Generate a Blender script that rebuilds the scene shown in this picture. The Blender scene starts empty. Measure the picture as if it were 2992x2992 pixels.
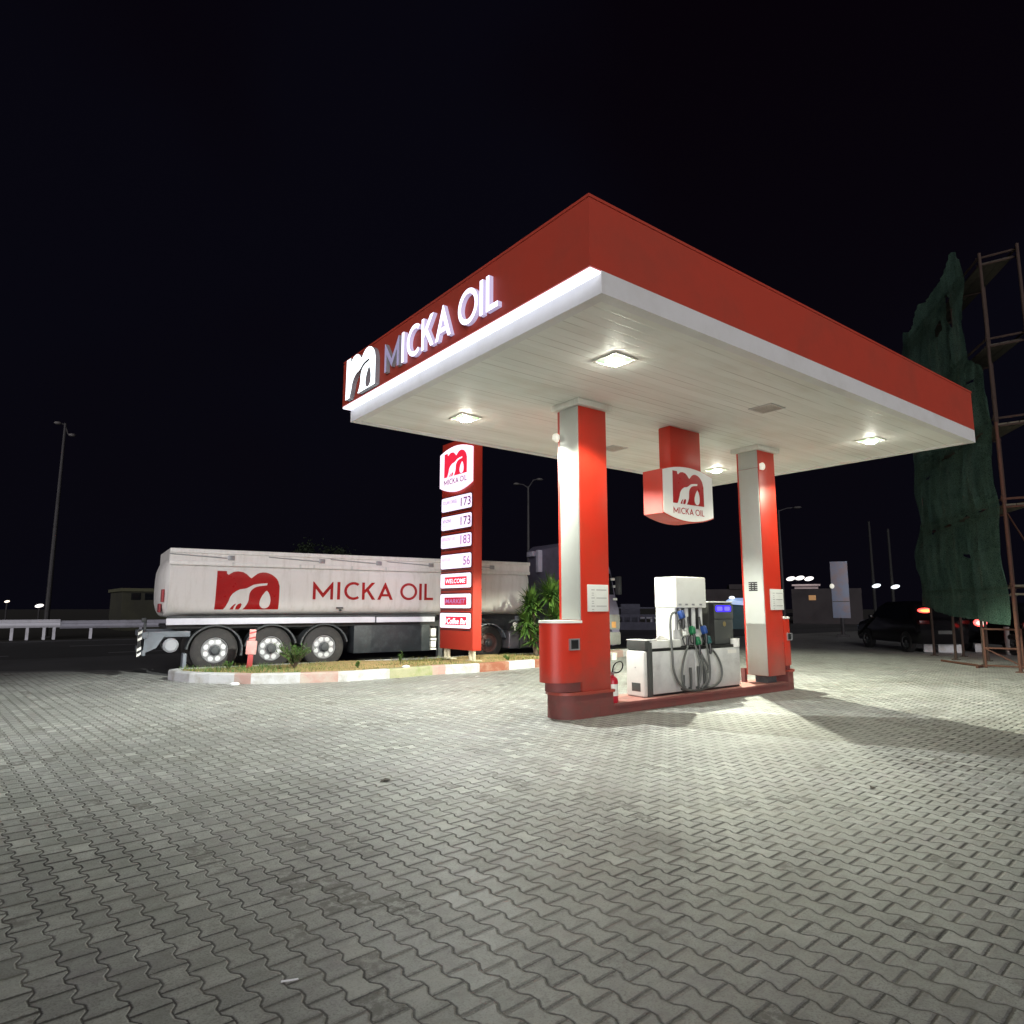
import bpy, bmesh, math, random
from mathutils import Vector, Matrix
from mathutils.geometry import tessellate_polygon
R = math.radians
rnd = random.Random(11)
scene = bpy.context.scene
COL = scene.collection

# ------------------------------------------------------------------ mesh builder
class MB:
    def __init__(self):
        self.v = []; self.f = []; self.m = []
    def add(self, vs, fs, mi=0):
        o = len(self.v)
        self.v += [tuple(p) for p in vs]
        for f in fs:
            self.f.append([o + i for i in f]); self.m.append(mi)
        return self
    def box(self, x0, x1, y0, y1, z0, z1, bev=0.0, mi=0, seg=2):
        bm = bmesh.new()
        bmesh.ops.create_cube(bm, size=1.0)
        for v in bm.verts:
            v.co = Vector(((x0+x1)/2 + v.co.x*(x1-x0), (y0+y1)/2 + v.co.y*(y1-y0), (z0+z1)/2 + v.co.z*(z1-z0)))
        if bev > 0:
            bmesh.ops.bevel(bm, geom=bm.edges[:], offset=bev, segments=seg, affect='EDGES', profile=0.5)
        self.bm(bm, mi); return self
    def bm(self, bm, mi=0, mat=None):
        bm.verts.index_update()
        vs = [(mat @ v.co if mat else v.co.copy()) for v in bm.verts]
        self.add(vs, [[v.index for v in f.verts] for f in bm.faces], mi)
        bm.free()
    def tube(self, pts, r, n=10, mi=0, caps=True):
        pts = [Vector(p) for p in pts]
        rr = r if isinstance(r, (list, tuple)) else [r]*len(pts)
        rings = []; up = None
        for i, p in enumerate(pts):
            t = (pts[min(i+1, len(pts)-1)] - pts[max(i-1, 0)])
            if t.length < 1e-9: t = Vector((0, 0, 1))
            t.normalize()
            if up is None:
                a = Vector((0, 0, 1)) if abs(t.z) < .9 else Vector((1, 0, 0))
                up = (a - t*a.dot(t)).normalized()
            else:
                up = (up - t*up.dot(t))
                if up.length < 1e-6: up = t.orthogonal()
                up.normalize()
            w = t.cross(up)
            rings.append([p + (up*math.cos(2*math.pi*k/n) + w*math.sin(2*math.pi*k/n))*rr[i] for k in range(n)])
        vs = [q for ring in rings for q in ring]; fs = []
        for i in range(len(rings)-1):
            for k in range(n):
                a = i*n+k; b = i*n+(k+1) % n
                fs.append([a, b, b+n, a+n])
        if caps:
            fs.append(list(range(n))[::-1]); fs.append([(len(rings)-1)*n+k for k in range(n)])
        return self.add(vs, fs, mi)
    def lathe(self, prof, n=32, mi=0, o=(0, 0, 0), ax='z', caps=True):
        # prof: list of (radius, height along axis)
        vs = []
        for (r, h) in prof:
            for k in range(n):
                c, s = math.cos(2*math.pi*k/n)*r, math.sin(2*math.pi*k/n)*r
                p = {'z': (c, s, h), 'y': (c, h, s), 'x': (h, c, s)}[ax]
                vs.append((o[0]+p[0], o[1]+p[1], o[2]+p[2]))
        fs = []
        for i in range(len(prof)-1):
            for k in range(n):
                a = i*n+k; b = i*n+(k+1) % n
                fs.append([a, b, b+n, a+n])
        if caps and prof[0][0] > 1e-4: fs.append(list(range(n))[::-1])
        if caps and prof[-1][0] > 1e-4: fs.append([(len(prof)-1)*n+k for k in range(n)])
        return self.add(vs, fs, mi)
    def prism(self, loops, o, u, v, w, depth, mi=0, front=True, back=True, capmi=None):
        # loops: outer + holes in (a,b); placed at o + a*u + b*v, extruded along w*depth
        o, u, v, w = Vector(o), Vector(u), Vector(v), Vector(w)
        flat = [p for l in loops for p in l]
        tris = tessellate_polygon([[Vector((p[0], p[1], 0)) for p in l] for l in loops])
        n = len(flat)
        A = [o + u*p[0] + v*p[1] for p in flat]
        if depth:
            B = [p + w*depth for p in A]
            fs = []
            if front: fs += [list(t) for t in tris]
            if back and capmi is None: fs += [[i+n for i in t][::-1] for t in tris]
            if capmi is not None: self.add(B, [list(t)[::-1] for t in tris], capmi)
            k = 0
            for l in loops:
                m = len(l)
                for i in range(m):
                    a = k+i; b = k+(i+1) % m
                    fs.append([a, b, b+n, a+n])
                k += m
            return self.add(A+B, fs, mi)
        return self.add(A, [list(t) for t in tris], mi)
    def ell(self, c, rx, ry, rz, n=12, mi=0):
        bm = bmesh.new(); bmesh.ops.create_uvsphere(bm, u_segments=n, v_segments=max(6, n//2+2), radius=1)
        for v in bm.verts: v.co = Vector((c[0]+v.co.x*rx, c[1]+v.co.y*ry, c[2]+v.co.z*rz))
        self.bm(bm, mi); return self
    def xform(self, M):
        self.v = [tuple(M @ Vector(p)) for p in self.v]; return self

def link(name, me, parent=None):
    o = bpy.data.objects.new(name, me); COL.objects.link(o)
    if parent is not None: o.parent = parent
    return o
def base_of(p):
    b = Vector((0, 0, 0))
    while p is not None: b += p.location; p = p.parent
    return b
def part(name, mb, mats, parent=None, world=True, sharp=35, smooth=True, label=None, recalc=True):
    me = bpy.data.meshes.new(name)
    b = base_of(parent) if (world and parent is not None) else Vector((0, 0, 0))
    me.from_pydata([tuple(Vector(p) - b) for p in mb.v], [], mb.f)
    if not isinstance(mats, (list, tuple)): mats = [mats]
    for m in mats: me.materials.append(m)
    me.polygons.foreach_set('material_index', mb.m)
    if recalc:
        bm = bmesh.new(); bm.from_mesh(me); bmesh.ops.recalc_face_normals(bm, faces=bm.faces[:]); bm.to_mesh(me); bm.free()
    if smooth:
        me.polygons.foreach_set('use_smooth', [True]*len(me.polygons))
        me.set_sharp_from_angle(angle=R(sharp))
    me.update()
    o = link(name, me, parent)
    if label: o['label'] = label
    return o
def tag(o, label, cat, group=None):
    o['label'] = label; o['category'] = cat
    if group: o['group'] = group
    return o
def thing(name, label, cat, loc=(0, 0, 0), group=None, rz=0.0):
    o = bpy.data.objects.new(name, None); COL.objects.link(o)
    o.empty_display_size = .2; o.location = loc; o.rotation_euler = (0, 0, rz)
    return tag(o, label, cat, group)
def struct(name, mb, mats, **k):
    o = part(name, mb, mats, **k); o['kind'] = 'structure'; return o
def dup(root, loc, label, rz=None):
    r = root.copy(); COL.objects.link(r); r.location = loc; r['label'] = label
    if rz is not None: r.rotation_euler = (0, 0, rz)
    for ch in list(root.children):
        c = ch.copy(); COL.objects.link(c); c.parent = r
        for g in ch.children:
            d = g.copy(); COL.objects.link(d); d.parent = c
    return r

# ------------------------------------------------------------------ materials
def newmat(name):
    m = bpy.data.materials.new(name); m.use_nodes = True
    nt = m.node_tree; b = nt.nodes['Principled BSDF']
    return m, nt, b
class NT:
    def __init__(self, nt): self.nt = nt
    def n(self, t, **k):
        x = self.nt.nodes.new(t)
        for a, v in k.items(): setattr(x, a, v)
        return x
    def l(self, a, b): self.nt.links.new(a, b)
    def m(self, op, a, b=None, c=None, clamp=False):
        x = self.nt.nodes.new('ShaderNodeMath'); x.operation = op; x.use_clamp = clamp
        for i, s in enumerate((a, b, c)):
            if s is None: continue
            if isinstance(s, (int, float)): x.inputs[i].default_value = s
            else: self.nt.links.new(s, x.inputs[i])
        return x.outputs[0]
    def sstep(self, v, a, b):
        x = self.nt.nodes.new('ShaderNodeMapRange'); x.interpolation_type = 'SMOOTHSTEP'
        self.nt.links.new(v, x.inputs[0]); x.inputs[1].default_value = a; x.inputs[2].default_value = b
        return x.outputs[0]
    def mix(self, f, a, b):
        x = self.nt.nodes.new('ShaderNodeMix'); x.data_type = 'RGBA'
        if isinstance(f, (int, float)): x.inputs[0].default_value = f
        else: self.nt.links.new(f, x.inputs[0])
        for i, s in ((6, a), (7, b)):
            if isinstance(s, tuple): x.inputs[i].default_value = (*s, 1)
            else: self.nt.links.new(s, x.inputs[i])
        return x.outputs[2]
    def noise(self, scale, detail=4, vec=None, rough=.55, dim='3D'):
        x = self.n('ShaderNodeTexNoise'); x.inputs['Scale'].default_value = scale
        x.inputs['Detail'].default_value = detail; x.inputs['Roughness'].default_value = rough
        if vec is not None: self.l(vec, x.inputs['Vector'])
        return x.outputs['Fac']
    def pos(self): return self.n('ShaderNodeNewGeometry').outputs['Position']
    def bump(self, h, strength, dist):
        x = self.n('ShaderNodeBump'); x.inputs['Strength'].default_value = strength; x.inputs['Distance'].default_value = dist
        self.l(h, x.inputs['Height']); return x.outputs[0]
def paint(name, col, rough=.45, metal=0, dirt=.25, scale=3.0, dirtcol=None, bump=.0, spec=.5, streak=False, grime=0.0):
    m, nt, b = newmat(name); N = NT(nt)
    P = N.pos()
    v = P
    if streak:
        mp = N.n('ShaderNodeMapping'); mp.inputs['Scale'].default_value = (4, 4, .5); N.l(P, mp.inputs[0]); v = mp.outputs[0]
    a = N.noise(scale, 6, v, .65); c = N.noise(scale*9, 3, P)
    f = N.m('MULTIPLY', N.sstep(a, .42, .75), dirt)
    f = N.m('ADD', f, N.m('MULTIPLY', N.m('SUBTRACT', c, .5), dirt*.5), clamp=True)
    dc = dirtcol or tuple(x*.45 for x in col)
    cc = N.mix(f, col, dc)
    if grime:   # splash dirt and scuffs low down
        zs = N.n('ShaderNodeSeparateXYZ'); N.l(P, zs.inputs[0])
        low = N.m('SUBTRACT', 1, N.sstep(N.m('SUBTRACT', zs.outputs[2], N.m('MULTIPLY', a, .9)), -.25, .55))
        mq = N.n('ShaderNodeMapping'); mq.inputs['Scale'].default_value = (2.5, 2.5, 14); N.l(P, mq.inputs[0])
        scuff = N.m('MULTIPLY', N.sstep(N.noise(1.6, 5, mq.outputs[0], .7), .60, .70), N.m('SUBTRACT', 1, N.sstep(zs.outputs[2], .5, 1.5)))
        cc = N.mix(N.m('MULTIPLY', N.m('MAXIMUM', low, scuff), grime), cc, (.11, .075, .06))
    N.l(cc, b.inputs['Base Color'])
    b.inputs['Metallic'].default_value = metal
    b.inputs['Specular IOR Level'].default_value = spec
    N.l(N.m('ADD', N.m('MULTIPLY', a, .25), rough-.12, clamp=True), b.inputs['Roughness'])
    if bump: N.l(N.bump(c, .5, bump), b.inputs['Normal'])
    return m
def emit(name, col, strength, base=(.8, .8, .8), vary=0.0, scale=4.0):
    m, nt, b = newmat(name)
    b.inputs['Base Color'].default_value = (*base, 1)
    b.inputs['Emission Color'].default_value = (*col, 1)
    b.inputs['Emission Strength'].default_value = strength
    if vary:
        N = NT(nt); a = N.noise(scale, 2, N.pos())
        N.l(N.m('MULTIPLY', N.m('ADD', N.m('MULTIPLY', N.m('SUBTRACT', a, .5), vary*2), 1.0), strength), b.inputs['Emission Strength'])
    return m

COLW = paint('column_white', (.44, .45, .42), .4, dirt=.3, scale=1.4, dirtcol=(.36, .34, .28), grime=.35)
RED = paint('red_cladding', (.54, .030, .014), .40, dirt=.34, scale=2.0, dirtcol=(.38, .05, .02), grime=.55)
REDF = paint('fascia_red', (.46, .056, .033), .55, dirt=.6, scale=1.0, dirtcol=(.33, .058, .036))
REDP = paint('pylon_red', (.46, .035, .020), .45, dirt=.3, scale=2.5, dirtcol=(.34, .06, .02))
DRED = paint('dark_red_masonry', (.25, .026, .03), .7, dirt=.7, scale=4, bump=.005, dirtcol=(.14, .05, .05), grime=.5)
PINK = paint('worn_pink_concrete', (.46, .20, .17), .8, dirt=.6, scale=5, bump=.004, dirtcol=(.36, .29, .24))
WHITE = paint('white_paint', (.78, .78, .74), .4, dirt=.18, scale=2.2, dirtcol=(.5, .48, .40))
WHITED = paint('dusty_white', (.72, .71, .66), .5, dirt=.28, scale=2.0, dirtcol=(.40, .36, .28), streak=True)
BAND = paint('white_band', (.72, .72, .72), .5, dirt=.3, scale=1.5, dirtcol=(.5, .48, .44))
PUMPW = paint('pump_white', (.70, .71, .68), .32, dirt=.25, scale=3, dirtcol=(.5, .49, .43), grime=.25)
PUMPG = paint('pump_grey', (.62, .63, .62), .35, dirt=.3, scale=3, grime=.3)
BLACK = paint('black_plastic', (.012, .012, .013), .4, dirt=.3, dirtcol=(.05, .05, .05))
DGREY = paint('dark_grey_plastic', (.055, .06, .058), .45, dirt=.3, dirtcol=(.10, .10, .09))
RUBBER = paint('tyre_rubber', (.024, .022, .022), .75, dirt=.7, scale=6, dirtcol=(.065, .058, .052))
HOSE = paint('hose_rubber', (.10, .105, .10), .45, dirt=.4, dirtcol=(.03, .03, .03))
STEEL = paint('galvanised_steel', (.42, .43, .46), .45, .7, dirt=.5, scale=3, dirtcol=(.25, .24, .25))
ALU = paint('polished_aluminium', (.68, .69, .71), .4, .3, dirt=.15, scale=3)
RIMD = paint('rim_grey', (.34, .34, .35), .55, .3, dirt=.4, scale=5)
POST = paint('far_post_dimmed', (.028, .026, .029), .7, dirt=.5)  # base darkened to stand in for light not reaching the far posts
CHASSIS = paint('chassis_dark', (.05, .055, .06), .6, dirt=.6, dirtcol=(.12, .12, .12))
CHASSB = paint('chassis_blue_grey', (.16, .18, .21), .55, dirt=.5, dirtcol=(.08, .08, .09))
TANKW = paint('tank_white', (.80, .78, .765), .38, dirt=.42, scale=1.5, dirtcol=(.50, .47, .42), streak=True)
DECAL = paint('decal_red', (.40, .010, .012), .3, dirt=.25, scale=8)
SKIRT = paint('side_box_black', (.018, .022, .026), .5, dirt=.7, scale=5, dirtcol=(.05, .056, .062))
CAB = paint('cab_grey_blue', (.15, .14, .20), .5, dirt=.45)
CABL = paint('cab_pale', (.55, .53, .66), .5, dirt=.3)
WOOD_SHADE = paint('shaded_board', (.05, .043, .034), .9, dirt=.7, scale=8)  # shaded copy of WOOD: top boards darkened where light falls off
GLASSD = paint('dark_glass', (.006, .007, .009), .08, dirt=0, spec=.7)
CARB = paint('car_black', (.006, .006, .007), .13, dirt=.1, spec=.5)
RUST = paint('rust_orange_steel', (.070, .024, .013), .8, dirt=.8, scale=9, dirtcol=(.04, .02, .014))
RUST_SHADE = paint('shaded_rust_steel', (.034, .018, .013), .85, dirt=.6, scale=9)  # shaded copy of RUST: light falloff painted into upper and inner tubes
WOOD = paint('scaffold_board', (.11, .095, .07), .9, dirt=.7, scale=8, dirtcol=(.05, .042, .03))
SOILT = paint('dry_soil', (.30, .21, .10), .95, dirt=.7, scale=3, dirtcol=(.16, .13, .06), bump=.03)
KW = paint('kerb_white', (.52, .53, .55), .85, dirt=.8, scale=3.5, bump=.006, dirtcol=(.33, .31, .27))
KP = paint('kerb_pink', (.42, .27, .24), .9, dirt=.9, scale=3, bump=.006, dirtcol=(.42, .39, .35))
KR = paint('kerb_red', (.27, .095, .055), .85, dirt=.7, scale=4, bump=.004, dirtcol=(.4, .25, .18))
KG = paint('kerb_bare', (.34, .33, .22), .9, dirt=.8, scale=5, bump=.006, dirtcol=(.22, .27, .10))
PPINK = paint('faded_red_white_post', (.62, .30, .28), .6, dirt=.5, scale=8, dirtcol=(.7, .6, .56))
PRED = paint('post_red', (.42, .05, .05), .6, dirt=.4)
INK = paint('ink_violet', (.22, .05, .16), .6, dirt=0)
GREYTXT = paint('grey_print', (.30, .30, .30), .7, dirt=0)
BRICK = paint('far_wall', (.028, .023, .025), .9, dirt=.5, scale=.6)
FARW = paint('far_pale_wall', (.024, .024, .016), .9, dirt=.6, scale=.8, dirtcol=(.05, .05, .03))
TRUNK = paint('bark', (.10, .075, .05), .95, dirt=.6, scale=9, bump=.01)
CONC = paint('concrete', (.36, .36, .36), .85, dirt=.5, scale=4, bump=.003)
WHITEP = paint('white_litter', (.75, .76, .78), .6, dirt=.1)

LOUV = paint('louvre_grey', (.30, .28, .24), .6, dirt=.4)
def leafmat(name, c1, c2):
    m, nt, b = newmat(name); N = NT(nt)
    a = N.noise(5, 3, N.pos())
    N.l(N.mix(N.sstep(a, .35, .65), c1, c2), b.inputs['Base Color']); b.inputs['Roughness'].default_value = .55
    b.inputs['Subsurface Weight'].default_value = 0
    return m
LEAF = leafmat('yucca_leaf', (.035, .09, .018), (.10, .19, .03))
WEED = leafmat('weed_leaf', (.05, .13, .025), (.10, .19, .04))
DRYG = leafmat('dry_grass', (.30, .24, .08), (.16, .20, .05))
TREEL = leafmat('night_leaf', (.012, .020, .010), (.02, .03, .012))

# emissive
SIGNSIDE = paint('sign_return_grey', (.30, .30, .33), .5)
LETTS = emit('letter_return', (.70, .62, 1.0), .45, base=(.5, .5, .6))
LED = emit('led_strip', (.80, .84, 1.0), 1.9)
LETT = emit('letter_lit', (.82, .76, 1.0), 2.2, vary=.2, scale=3)
LETTD = emit('letter_dim', (.52, .47, .80), .26, base=(.45, .42, .62), vary=.7, scale=5)
LOGOE = emit('logo_lit', (.84, .95, 1.0), 2.2)
PANEL = emit('panel_lit', (.84, .70, 1.0), 1.15, vary=.35, scale=3)
PANEL2 = emit('panel_lit_white', (1.0, .74, .97), 1.15, vary=.3, scale=3)
PRED_E = emit('panel_red', (.95, .02, .07), .75, base=(.5, .02, .03))
PRED_D = emit('panel_crimson', (.60, .01, .06), .5, base=(.4, .02, .03))
PTXT = emit('panel_print', (.30, .06, .34), .22, base=(.2, .05, .15))
PTXTP = emit('panel_print_faint', (.66, .34, .74), .55, base=(.3, .1, .2))
PWHT = emit('panel_text_white', (1.0, .80, .95), 1.4)
LENSG = emit('lamp_glass', (.55, 1.0, .50), 1.1, base=(.3, .5, .3))
BULB_E = emit('lamp_bulb', (1.0, 1.0, .86), 240.0)
BULB = emit('small_lamp_glow', (1.0, .97, .82), .45, base=(.7, .68, .6))
BLUE = emit('display_blue', (.05, .012, 1.0), 1.3, base=(.02, .02, .3))
BLUEL = emit('display_pale', (.17, .13, 1.0), 1.0, base=(.1, .1, .4))
TAIL = emit('tail_red', (1.0, .02, .01), 3.0)
TAILO = emit('tail_orange', (1.0, .42, .04), 2.2)
FARL = emit('far_lamp_white', (1.0, .93, .90), 1.6)
FARB = emit('far_lamp_blue', (.85, .92, 1.0), 1.5)
FARBLUE = emit('far_blue_awning', (.10, .34, .85), .55)
FARWIN = emit('far_window', (.30, .15, .05), .9, base=(.1, .05, .02))

# ------------------------------------------------------------------ logo and letters
def circ(cx, cy, rx, ry, n=28, a0=0, a1=360):
    full = abs(a1-a0) >= 359.9
    k = n if full else n+1
    return [(cx+rx*math.cos(R(a0+(a1-a0)*i/n)), cy+ry*math.sin(R(a0+(a1-a0)*i/n))) for i in range(k)]
T_ = .145
def letter(ch):
    t = T_
    if ch == 'I': return .16, [[[(0, 0), (.155, 0), (.155, 1), (0, 1)]]]
    if ch == 'L': return .54, [[[(0, 0), (.54, 0), (.54, t), (t, t), (t, 1), (0, 1)]]]
    if ch == 'M': return 1.04, [[[(0, 0), (t, 0), (t, .60), (.52, .09), (1.04-t, .60), (1.04-t, 0), (1.04, 0), (1.04, 1.0), (1.0, 1.0), (.52, .36), (.04, 1.0), (0, 1)]]]
    if ch == 'K': return .74, [[[(0, 0), (t, 0), (t, .36), (.26, .47), (.55, 0), (.74, 0), (.37, .58), (.72, 1), (.52, 1), (t, .57), (t, 1), (0, 1)]]]
    if ch == 'A': return .88, [[[(0, 0), (.165, 0), (.25, .2), (.63, .2), (.715, 0), (.88, 0), (.46, 1.02), (.42, 1.02)], [(.31, .335), (.57, .335), (.44, .66)]]]
    if ch == 'O': return .98, [[circ(.49, .5, .5, .515, 36), circ(.49, .5, .5-t, .515-t, 36)]]
    if ch == 'C':
        o = circ(.52, .5, .5, .515, 30, 52, 308); i = circ(.52, .5, .5-t, .515-t, 30, 308, 52)
        return .84, [[o+i]]
LAYOUT = [('M', 0), ('I', 1.25), ('C', 1.60), ('K', 2.58), ('A', 3.43), ('O', 4.74), ('I', 5.85), ('L', 6.16)]
LAYW = 6.70
LOGO_OUT = [(0, 0), (.012, 1.0), (.155, 1.0), (.158, .93), (.185, .90), (.212, .935), (.26, .982), (.331, 1.0), (.408, .982), (.465, .93), (.514, .851), (.542, .821),
            (.570, .863), (.627, .94), (.67, .972), (.718, .988), (.77, .985), (.817, .967), (.865, .935), (.908, .885), (.95, .82), (.975, .75), (1.0, .62), (1, 0),
            (.43, 0), (.462, .06), (.486, .125), (.505, .19), (.514, .256), (.517, .33), (.521, .399), (.530, .45), (.546, .497), (.57, .54), (.602, .577), (.635, .600), (.672, .615), (.796, .643), (.803, .702), (.697, .687), (.63, .672),
            (.575, .651), (.514, .592), (.48, .563), (.444, .545), (.41, .538), (.373, .53), (.317, .485), (.261, .415), (.225, .327), (.212, .25), (.197, .185), (.16, .06), (.134, 0)]
LOGO_DROP = [(.796, .50), (.82, .46), (.838, .41), (.855, .33), (.863, .25), (.859, .149), (.845, .09), (.824, .052), (.80, .032), (.771, .024), (.742, .032), (.718, .054), (.698, .09), (.687, .137), (.687, .20), (.695, .26), (.725, .37), (.775, .478)]
LOGO_TRIG = [[(.232, 0), (.262, .085), (.30, .14), (.325, .15), (.295, .07), (.288, 0)], [(.318, 0), (.325, .075), (.352, .14), (.395, .165), (.412, .13), (.40, .06), (.373, 0)]]
def logo_loops(): return [[LOGO_OUT, LOGO_DROP]] + [[t] for t in LOGO_TRIG]
def put(mb, shapes, o, u, v, w, sx, sy, depth, mi=0, capmi=None):
    for loops in shapes:
        mb.prism([[(p[0]*sx, p[1]*sy) for p in l] for l in loops], o, u, v, w, depth, mi, capmi=capmi)
def wordmark(mb, o, u, v, w, width, height, depth):
    s = width/LAYW
    o = Vector(o); u = Vector(u)
    for ch, x in LAYOUT:
        put(mb, letter(ch)[1], o+u*(x*s), u, v, w, s, height, depth)
def fontmesh(text, size, o, u, v, w, off=0.002, width=None, bold=0.0, shear=0.0):
    cu = bpy.data.curves.new('txt', 'FONT'); cu.body = text; cu.size = 1.0; cu.resolution_u = 3; cu.offset = bold; cu.shear = shear
    ob = bpy.data.objects.new('txt', cu); COL.objects.link(ob)
    dg = bpy.context.evaluated_depsgraph_get(); dg.update()
    me = bpy.data.meshes.new_from_object(ob.evaluated_get(dg))
    vs = [vv.co.copy() for vv in me.vertices]; fs = [list(p.vertices) for p in me.polygons]
    bpy.data.objects.remove(ob); bpy.data.curves.remove(cu); bpy.data.meshes.remove(me)
    x0 = min(p.x for p in vs); x1 = max(p.x for p in vs); y0 = min(p.y for p in vs); y1 = max(p.y for p in vs)
    sy = size/(y1-y0); sx = sy if width is None else width/(x1-x0)
    o, u, v, w = Vector(o), Vector(u), Vector(v), Vector(w)
    mb = MB(); mb.add([o + u*((p.x-x0)*sx) + v*((p.y-y0)*sy) + w*off for p in vs], fs); return mb

X, Y, Z = Vector((1, 0, 0)), Vector((0, 1, 0)), Vector((0, 0, 1))

# ------------------------------------------------------------------ GROUND
def paver_mat():
    m, nt, b = newmat('interlocking_pavers'); N = NT(nt)
    P = N.pos(); sp = N.n('ShaderNodeSeparateXYZ'); N.l(P, sp.inputs[0]); px, py = sp.outputs[0], sp.outputs[1]
    L, W = .187, .1345
    ax, ay, bx, by = .078, -.997, .997, .078
    mx, my = 2.025, 2.459
    # gentle waviness of the laying
    wv = N.noise(.35, 2, P); wob = N.m('MULTIPLY', N.m('SUBTRACT', wv, .5), .10)
    u = N.m('ADD', N.m('MULTIPLY', px, ax/L), N.m('MULTIPLY', py, ay/L)); u = N.m('SUBTRACT', N.m('ADD', u, wob), (mx*ax+my*ay)/L)
    v = N.m('ADD', N.m('MULTIPLY', px, bx/W), N.m('MULTIPLY', py, by/W)); v = N.m('SUBTRACT', N.m('ADD', v, wob), (mx*bx+my*by)/W-.5)
    t = N.m('ABSOLUTE', N.m('SUBTRACT', N.m('MULTIPLY', N.m('FRACT', u), 2), 1))
    s = N.m('MINIMUM', N.m('MAXIMUM', N.m('MULTIPLY', N.m('SUBTRACT', t, .5), 4.6), -1), 1)
    cz = N.m('COSINE', N.m('MULTIPLY', v, math.pi))
    v2 = N.m('ADD', v, N.m('MULTIPLY', N.m('MULTIPLY', s, cz), .105))
    row = N.m('FLOOR', v2); fv = N.m('FRACT', v2)
    u2 = N.m('ADD', u, N.m('MULTIPLY', row, .5)); colm = N.m('FLOOR', u2); fu = N.m('FRACT', u2)
    du = N.m('MULTIPLY', N.m('MINIMUM', fu, N.m('SUBTRACT', 1, fu)), L)
    dv = N.m('MULTIPLY', N.m('MINIMUM', fv, N.m('SUBTRACT', 1, fv)), W)
    dj = N.m('MINIMUM', N.m('MULTIPLY', du, .72), N.m('MULTIPLY', dv, 1.15))
    edge = N.noise(60, 2, P); dj = N.m('ADD', dj, N.m('MULTIPLY', N.m('SUBTRACT', edge, .5), .009))
    big = N.noise(.55, 3, P)
    jw = N.m('ADD', .0030, N.m('MULTIPLY', N.sstep(big, .35, .7), .0055))
    joint = N.sstep(N.m('DIVIDE', dj, jw), .55, 1.45)
    cb = N.n('ShaderNodeCombineXYZ'); N.l(row, cb.inputs[0]); N.l(colm, cb.inputs[1])
    wn = N.n('ShaderNodeTexWhiteNoise'); wn.noise_dimensions = '2D'; N.l(cb.outputs[0], wn.inputs['Vector']); rv = wn.outputs['Value']
    st1 = N.noise(1.3, 5, P, .6); st2 = N.noise(14, 5, P, .7); st3 = N.noise(95, 3, P, .6)
    base = N.mix(rv, (.325, .335, .325), (.465, .475, .462))
    base = N.mix(N.m('MULTIPLY', N.sstep(st1, .40, .75), .35), base, (.26, .255, .235))
    base = N.mix(N.m('MULTIPLY', N.sstep(st2, .46, .66), .42), base, (.21, .205, .185))
    base = N.mix(N.m('MULTIPLY', N.sstep(st3, .46, .66), .55), base, (.15, .145, .13))
    base = N.mix(N.m('MULTIPLY', N.m('SUBTRACT', 1, N.sstep(dj, .004, .030)), N.m('ADD', .12, N.m('MULTIPLY', N.m('MULTIPLY', N.sstep(st1, .4, .65), N.m('SUBTRACT', 1, N.m('MULTIPLY', N.sstep(py, 4.0, 9.0), .6))), .5))), base, (.17, .165, .155))
    pale = N.m('MULTIPLY', N.m('GREATER_THAN', rv, .72), N.m('SUBTRACT', 1, N.m('GREATER_THAN', rv, .84)))
    base = N.mix(N.m('MULTIPLY', pale, N.m('ADD', .12, N.m('MULTIPLY', N.sstep(N.noise(1.1, 2, P), .45, .62), .38))), base, (.54, .55, .52))
    mot = N.noise(5.5, 5, P, .7); hue = N.noise(.8, 3, P)
    tint = N.mix(N.sstep(hue, .38, .62), (.235, .250, .215), (.265, .245, .270))
    base = N.mix(N.m('MULTIPLY', N.sstep(mot, .42, .68), .50), base, tint)
    base = N.mix(N.m('MULTIPLY', N.sstep(N.noise(33, 4, P, .75), .54, .70), .45), base, (.12, .12, .11))
    # worn dark blocks gather in patches
    dark = N.m('MULTIPLY', N.m('GREATER_THAN', rv, .84), N.sstep(N.noise(.9, 2, P), .46, .62))
    base = N.mix(N.m('MULTIPLY', N.m('MULTIPLY', dark, N.sstep(st2, .36, .56)), .82), base, (.13, .125, .115))
    drip = N.m('MULTIPLY', N.sstep(N.noise(7, 2, P, .5), .70, .76), N.sstep(N.noise(.4, 2, P), .45, .6))
    base = N.mix(N.m('MULTIPLY', drip, .55), base, (.10, .098, .092))
    mp = N.n('ShaderNodeMapping'); mp.inputs['Rotation'].default_value = (0, 0, R(-12)); mp.inputs['Scale'].default_value = (.16, 1.5, 1); N.l(P, mp.inputs[0])
    base = N.mix(N.m('MULTIPLY', N.sstep(N.noise(1.0, 4, mp.outputs[0], .6), .50, .72), .30), base, (.20, .20, .19))
    oil = N.sstep(N.noise(.75, 4, P, .5), .62, .74)
    base = N.mix(N.m('MULTIPLY', oil, .45), base, (.15, .145, .135))
    sand = N.noise(2.1, 4, P, .6)
    fine = N.mix(joint, N.mix(N.m('MAXIMUM', N.sstep(sand, .42, .68), N.m('MULTIPLY', N.sstep(py, 4.0, 9.5), .85)), (.040, .039, .038), (.16, .155, .135)), base)
    N.l(fine, b.inputs['Base Color'])
    N.l(N.m('ADD', N.m('ADD', .36, N.m('MULTIPLY', rv, .18)), N.m('MULTIPLY', st2, .2)), b.inputs['Roughness'])
    b.inputs['Specular IOR Level'].default_value = .5
    # each block sits a little tilted
    wn2 = N.n('ShaderNodeTexWhiteNoise'); wn2.noise_dimensions = '2D'; N.l(cb.outputs[0], wn2.inputs['Vector'])
    sc = N.n('ShaderNodeSeparateColor'); N.l(wn2.outputs['Color'], sc.inputs[0])
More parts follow.
